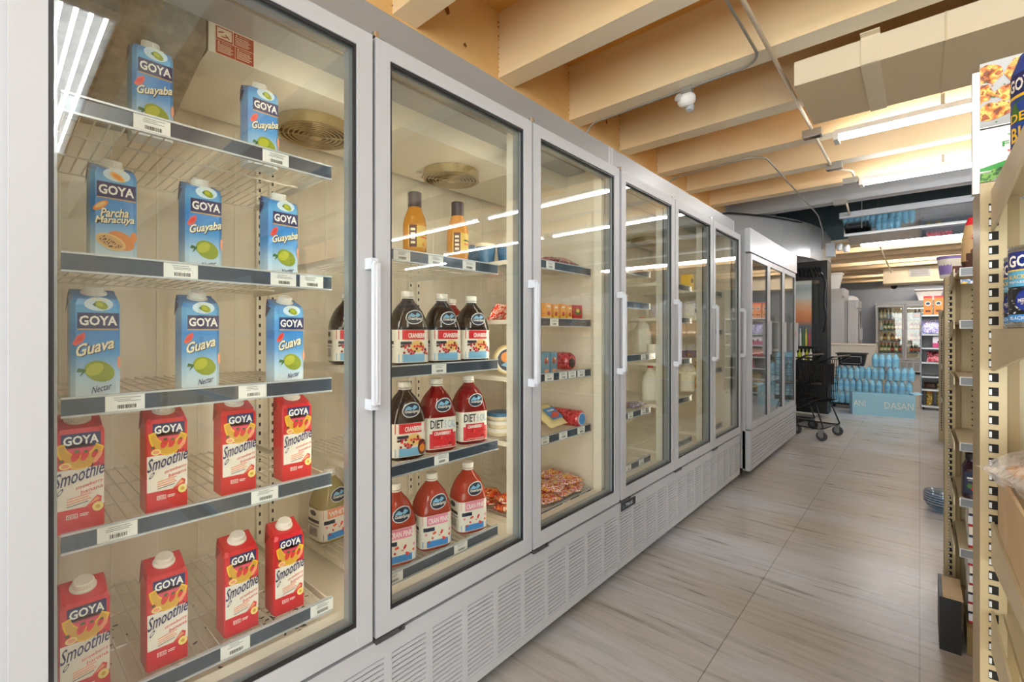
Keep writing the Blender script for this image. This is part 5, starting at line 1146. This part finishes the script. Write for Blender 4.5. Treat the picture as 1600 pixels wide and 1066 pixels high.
# ================================================================== SHOPPING CARTS
def cart():
    t = thing('shopping_cart', '', 'shopping cart')
    M('cart_black', '1b1c1f', .35, .5)
    L_, W0, W1 = .78, .27, .20           # half widths: handle end, nose end ; nose toward +x
    def P(s, side, z):                   # s 0..1 from handle to nose
        zz = z; hw = (W0+(W1-W0)*s)*(.72+.28*z); return Vector((.02+L_*s*(.78+.22*z), side*hw, .42+.46*z-.05*s*(1-z)*0+.0*s))
    m = MB(); r = .0034
    for side in (-1, 1):
        for i in range(13): s = i/12; m.tube([P(s, side, 0), P(s, side, .5), P(s, side, 1)], r, 'cart_black', 4)
        for k in range(6): z = k/5; m.tube([P(0, side, z), P(.5, side, z), P(1, side, z)], r if k not in (0, 5) else .005, 'cart_black', 5)
    for k in range(9):
        s2 = -1+2*k/8
        m.tube([(P(1, 1, 1)*(1+s2)/2+P(1, -1, 1)*(1-s2)/2), (P(1, 1, 0)*(1+s2)/2+P(1, -1, 0)*(1-s2)/2), (P(0, 1, 0)*(1+s2)/2+P(0, -1, 0)*(1-s2)/2)], r, 'cart_black', 4)
    for z in (.2, .4, .6, .8, 1): m.bar(P(1, -1, z), P(1, 1, z), r if z < 1 else .005, 'cart_black', 5)
    for s in (.2, .4, .6, .8): m.bar(P(s, -1, 0), P(s, 1, 0), r, 'cart_black', 4)
    for k in range(9):
        s2 = -1+2*k/8; m.bar(P(0, 1, 0)*(1+s2)/2+P(0, -1, 0)*(1-s2)/2, P(0, 1, 1)*(1+s2)/2+P(0, -1, 1)*(1-s2)/2, r, 'cart_black', 4)
    m.build('basket', t)
    MB().box(.03, .036, -.16, .16, .60, .84, 'cart_black').box(.03, .20, -.15, .15, .60, .606, 'cart_black').build('child_seat', t, bevel=.002)
    MB().tube(rnd([(.02, -.27, .86), (-.09, -.27, .93), (-.09, .27, .93), (.02, .27, .86)], .04), .011, 'cart_black', 8).build('handle', t)
    f = MB()
    for side in (-1, 1):
        f.tube(rnd([(.10, side*.20, .43), (.0, side*.235, .14), (.03, side*.235, .13), (.74, side*.17, .13), (.70, side*.16, .20)], .03), .008, 'cart_black', 6)
        f.tube([(.10, side*.20, .43), (.35, side*.19, .28), (.72, side*.165, .17)], .006, 'cart_black', 6)
    for x, h in ((.02, .235), (.38, .2), (.74, .17)): f.bar((x, -h, .13), (x, h, .13), .007, 'cart_black', 6)
    for k in range(9): y = -.16+.04*k; f.bar((.03, y*1.2, .135), (.74, y*.9, .135), .0025, 'cart_black', 4)
    f.build('chassis', t)
    M('tyre', '3a3b3e', .6); M('hub', '8c8e90', .4, .5)
    for (x, y) in ((.03, .23), (.03, -.23), (.70, .16), (.70, -.16)):
        wl = MB().lathe([(0, -.012), (.05, -.012), (.055, -.008), (.055, .008), (.05, .012), (0, .012)], 'tyre', 20, c=(x-.01, y, .055), axis='y').lathe([(0, -.014), (.022, -.014), (.022, .014), (0, .014)], 'hub', 14, c=(x-.01, y, .055), axis='y')
        w0 = wl.build('wheel', t); MB().box(x-.03, x+.02, y-.018, y-.0145, .05, .12, 'hub').box(x-.03, x+.02, y+.0145, y+.018, .05, .12, 'hub').box(x-.025, x+.02, y-.018, y+.018, .112, .13, 'hub').build('fork', w0)
    return t
KCart = Kind(cart)
KCart.put((-.74, 6.27, 0), math.radians(168), 'black wire shopping cart with its handle toward the aisle, beside the white-headed cooler')
KCart.put((-1.02, 6.52, 0), math.radians(168), 'black wire shopping cart nested behind the first, closer to the wall')

# ================================================================== FAR COUNTER, BINS, BOTTLES
M('counter', 'cfcac0', .5, noise=('bdb7ac', (60, 60, 60), .4, .6))
t = thing('counter', 'pale speckled counter wall below the far coolers', 'counter', (-1.85, 12.0, 0))
MB().box(0, 1.17, 0, .15, 0, .93, 'counter').build('counter_body', t); MB().box(-.0, 1.19, -.03, .2, .9305, .955, 'cream_box').build('counter_top', t, bevel=.004)
M('bin_white', 'eef0f4', .35)
t = thing('plastic_bin', 'tall white plastic bin on the pale grey-sided cooler', 'bin', (-1.62, 13.4, 2.221)); m = MB(); quadbox(m, 0, .17, .14, .36, .24, .2, 'bin_white'); quadbox(m, .006, .165, .135, .36, .235, .195, 'bin_white'); m.build('bin_body', t); MB().box(-.26, .26, -.22, -.20, .35, .375, 'bin_white').box(-.26, .26, .20, .22, .35, .375, 'bin_white').box(-.26, -.24, -.2, .2, .35, .375, 'bin_white').box(.24, .26, -.2, .2, .35, .375, 'bin_white').build('rim', t)
t = thing('plastic_bowl', 'upturned white bowl on the far white cooler', 'bowl', (-1.38, 14.6, 2.001)); MB().lathe([(.22, 0), (.23, .02), (.18, .09), (.1, .13), (0, .14)], 'bin_white', 24).build('bowl_body', t)
t = thing('plastic_bin', 'white plastic bin on top of the bottle cooler', 'bin', (.20, 17.75, 2.096)); m = MB(); quadbox(m, 0, .22, .18, .30, .29, .24, 'bin_white'); quadbox(m, .006, .215, .175, .30, .285, .235, 'bin_white'); m.build('bin_body', t); MB().box(-.31, .31, -.26, -.24, .29, .32, 'bin_white').box(-.31, .31, .24, .26, .29, .32, 'bin_white').box(-.31, -.29, -.24, .24, .29, .32, 'bin_white').box(.29, .31, -.24, .24, .29, .32, 'bin_white').build('rim', t)
t = thing('dome_camera', 'small black dome camera hanging from a beam beyond the far duct', 'camera', (-.5, 15.50, JZ+.0)); MB().bar((0, 0, .0), (0, 0, -.3), .015, 'bright_white').build('stem', t); MB().lathe([(0, -.42), (.05, -.40), (.07, -.35), (.05, -.29), (0, -.28)], 'dark', 16).build('dome', t)
def wine(col, lab, neck):
    def mk():
        t = thing('bottle', '', 'bottle')
        M('gl_'+col, col, .1, spec=.8); M('lb_'+lab, lab, .5); M('nk_'+neck, neck, .35)
        MB().lathe([(.034, 0), (.038, .006), (.038, .16), (.03, .19), (.014, .215), (.014, .25)], 'gl_'+col, 16).lathe([(.0385, .05), (.0385, .13)], 'lb_'+lab, 16, cap=False).lathe([(.0155, .225), (.0155, .282), (0, .282)], 'nk_'+neck, 12).build('bottle_body', t)
        return t
    return Kind(mk)
KV = [wine('c8b896', 'e9e4d4', 'c9a640'), wine('3f6a3a', 'e6e0c0', 'b0302c'), wine('5a2e14', 'd9b060', 'd8cfc0'), wine('241512', 'b84a30', '402020'), wine('d8d4c8', 'b8c8d8', 'e8e8e8'), wine('a84420', 'f0d8a8', 'e0c070')]
cn = ['pale wine bottle', 'green wine bottle', 'amber beer bottle', 'dark bottle with a red label', 'clear bottle', 'orange brown bottle']
rows = [[0, 0, 4, 4, 0, 0], [4, 1, 1, 1, 5, 5], [0, 2, 0, 2, 5, 2], [1, 1, 1, 3, 1, 3]]; rows2 = [[4, 3, 3, 4], [5, 5, 5, 5], [5, 2, 5, 2], [3, 3, 3, 3]]
zf = [1.58, 1.25, .93, .60]; lv = ['top', 'second', 'third', 'lowest']
for ri, z in enumerate(zf):
    for di, (rr, xb, n, nmd) in enumerate(((rows, -.985+.13, 6, 'left'), (rows2, -.985+.66+.13, 4, 'middle'))):
        for i, kk in enumerate(rr[ri]):
            KV[kk].put((xb+.084*i+(.02 if di else 0), 17.56, z+.0085), 0, '%ss on the %s shelf, %s door of the back cooler' % (cn[kk], lv[ri], nmd), '%ss, %s shelf, %s door of the bottle cooler' % (cn[kk], lv[ri], nmd))
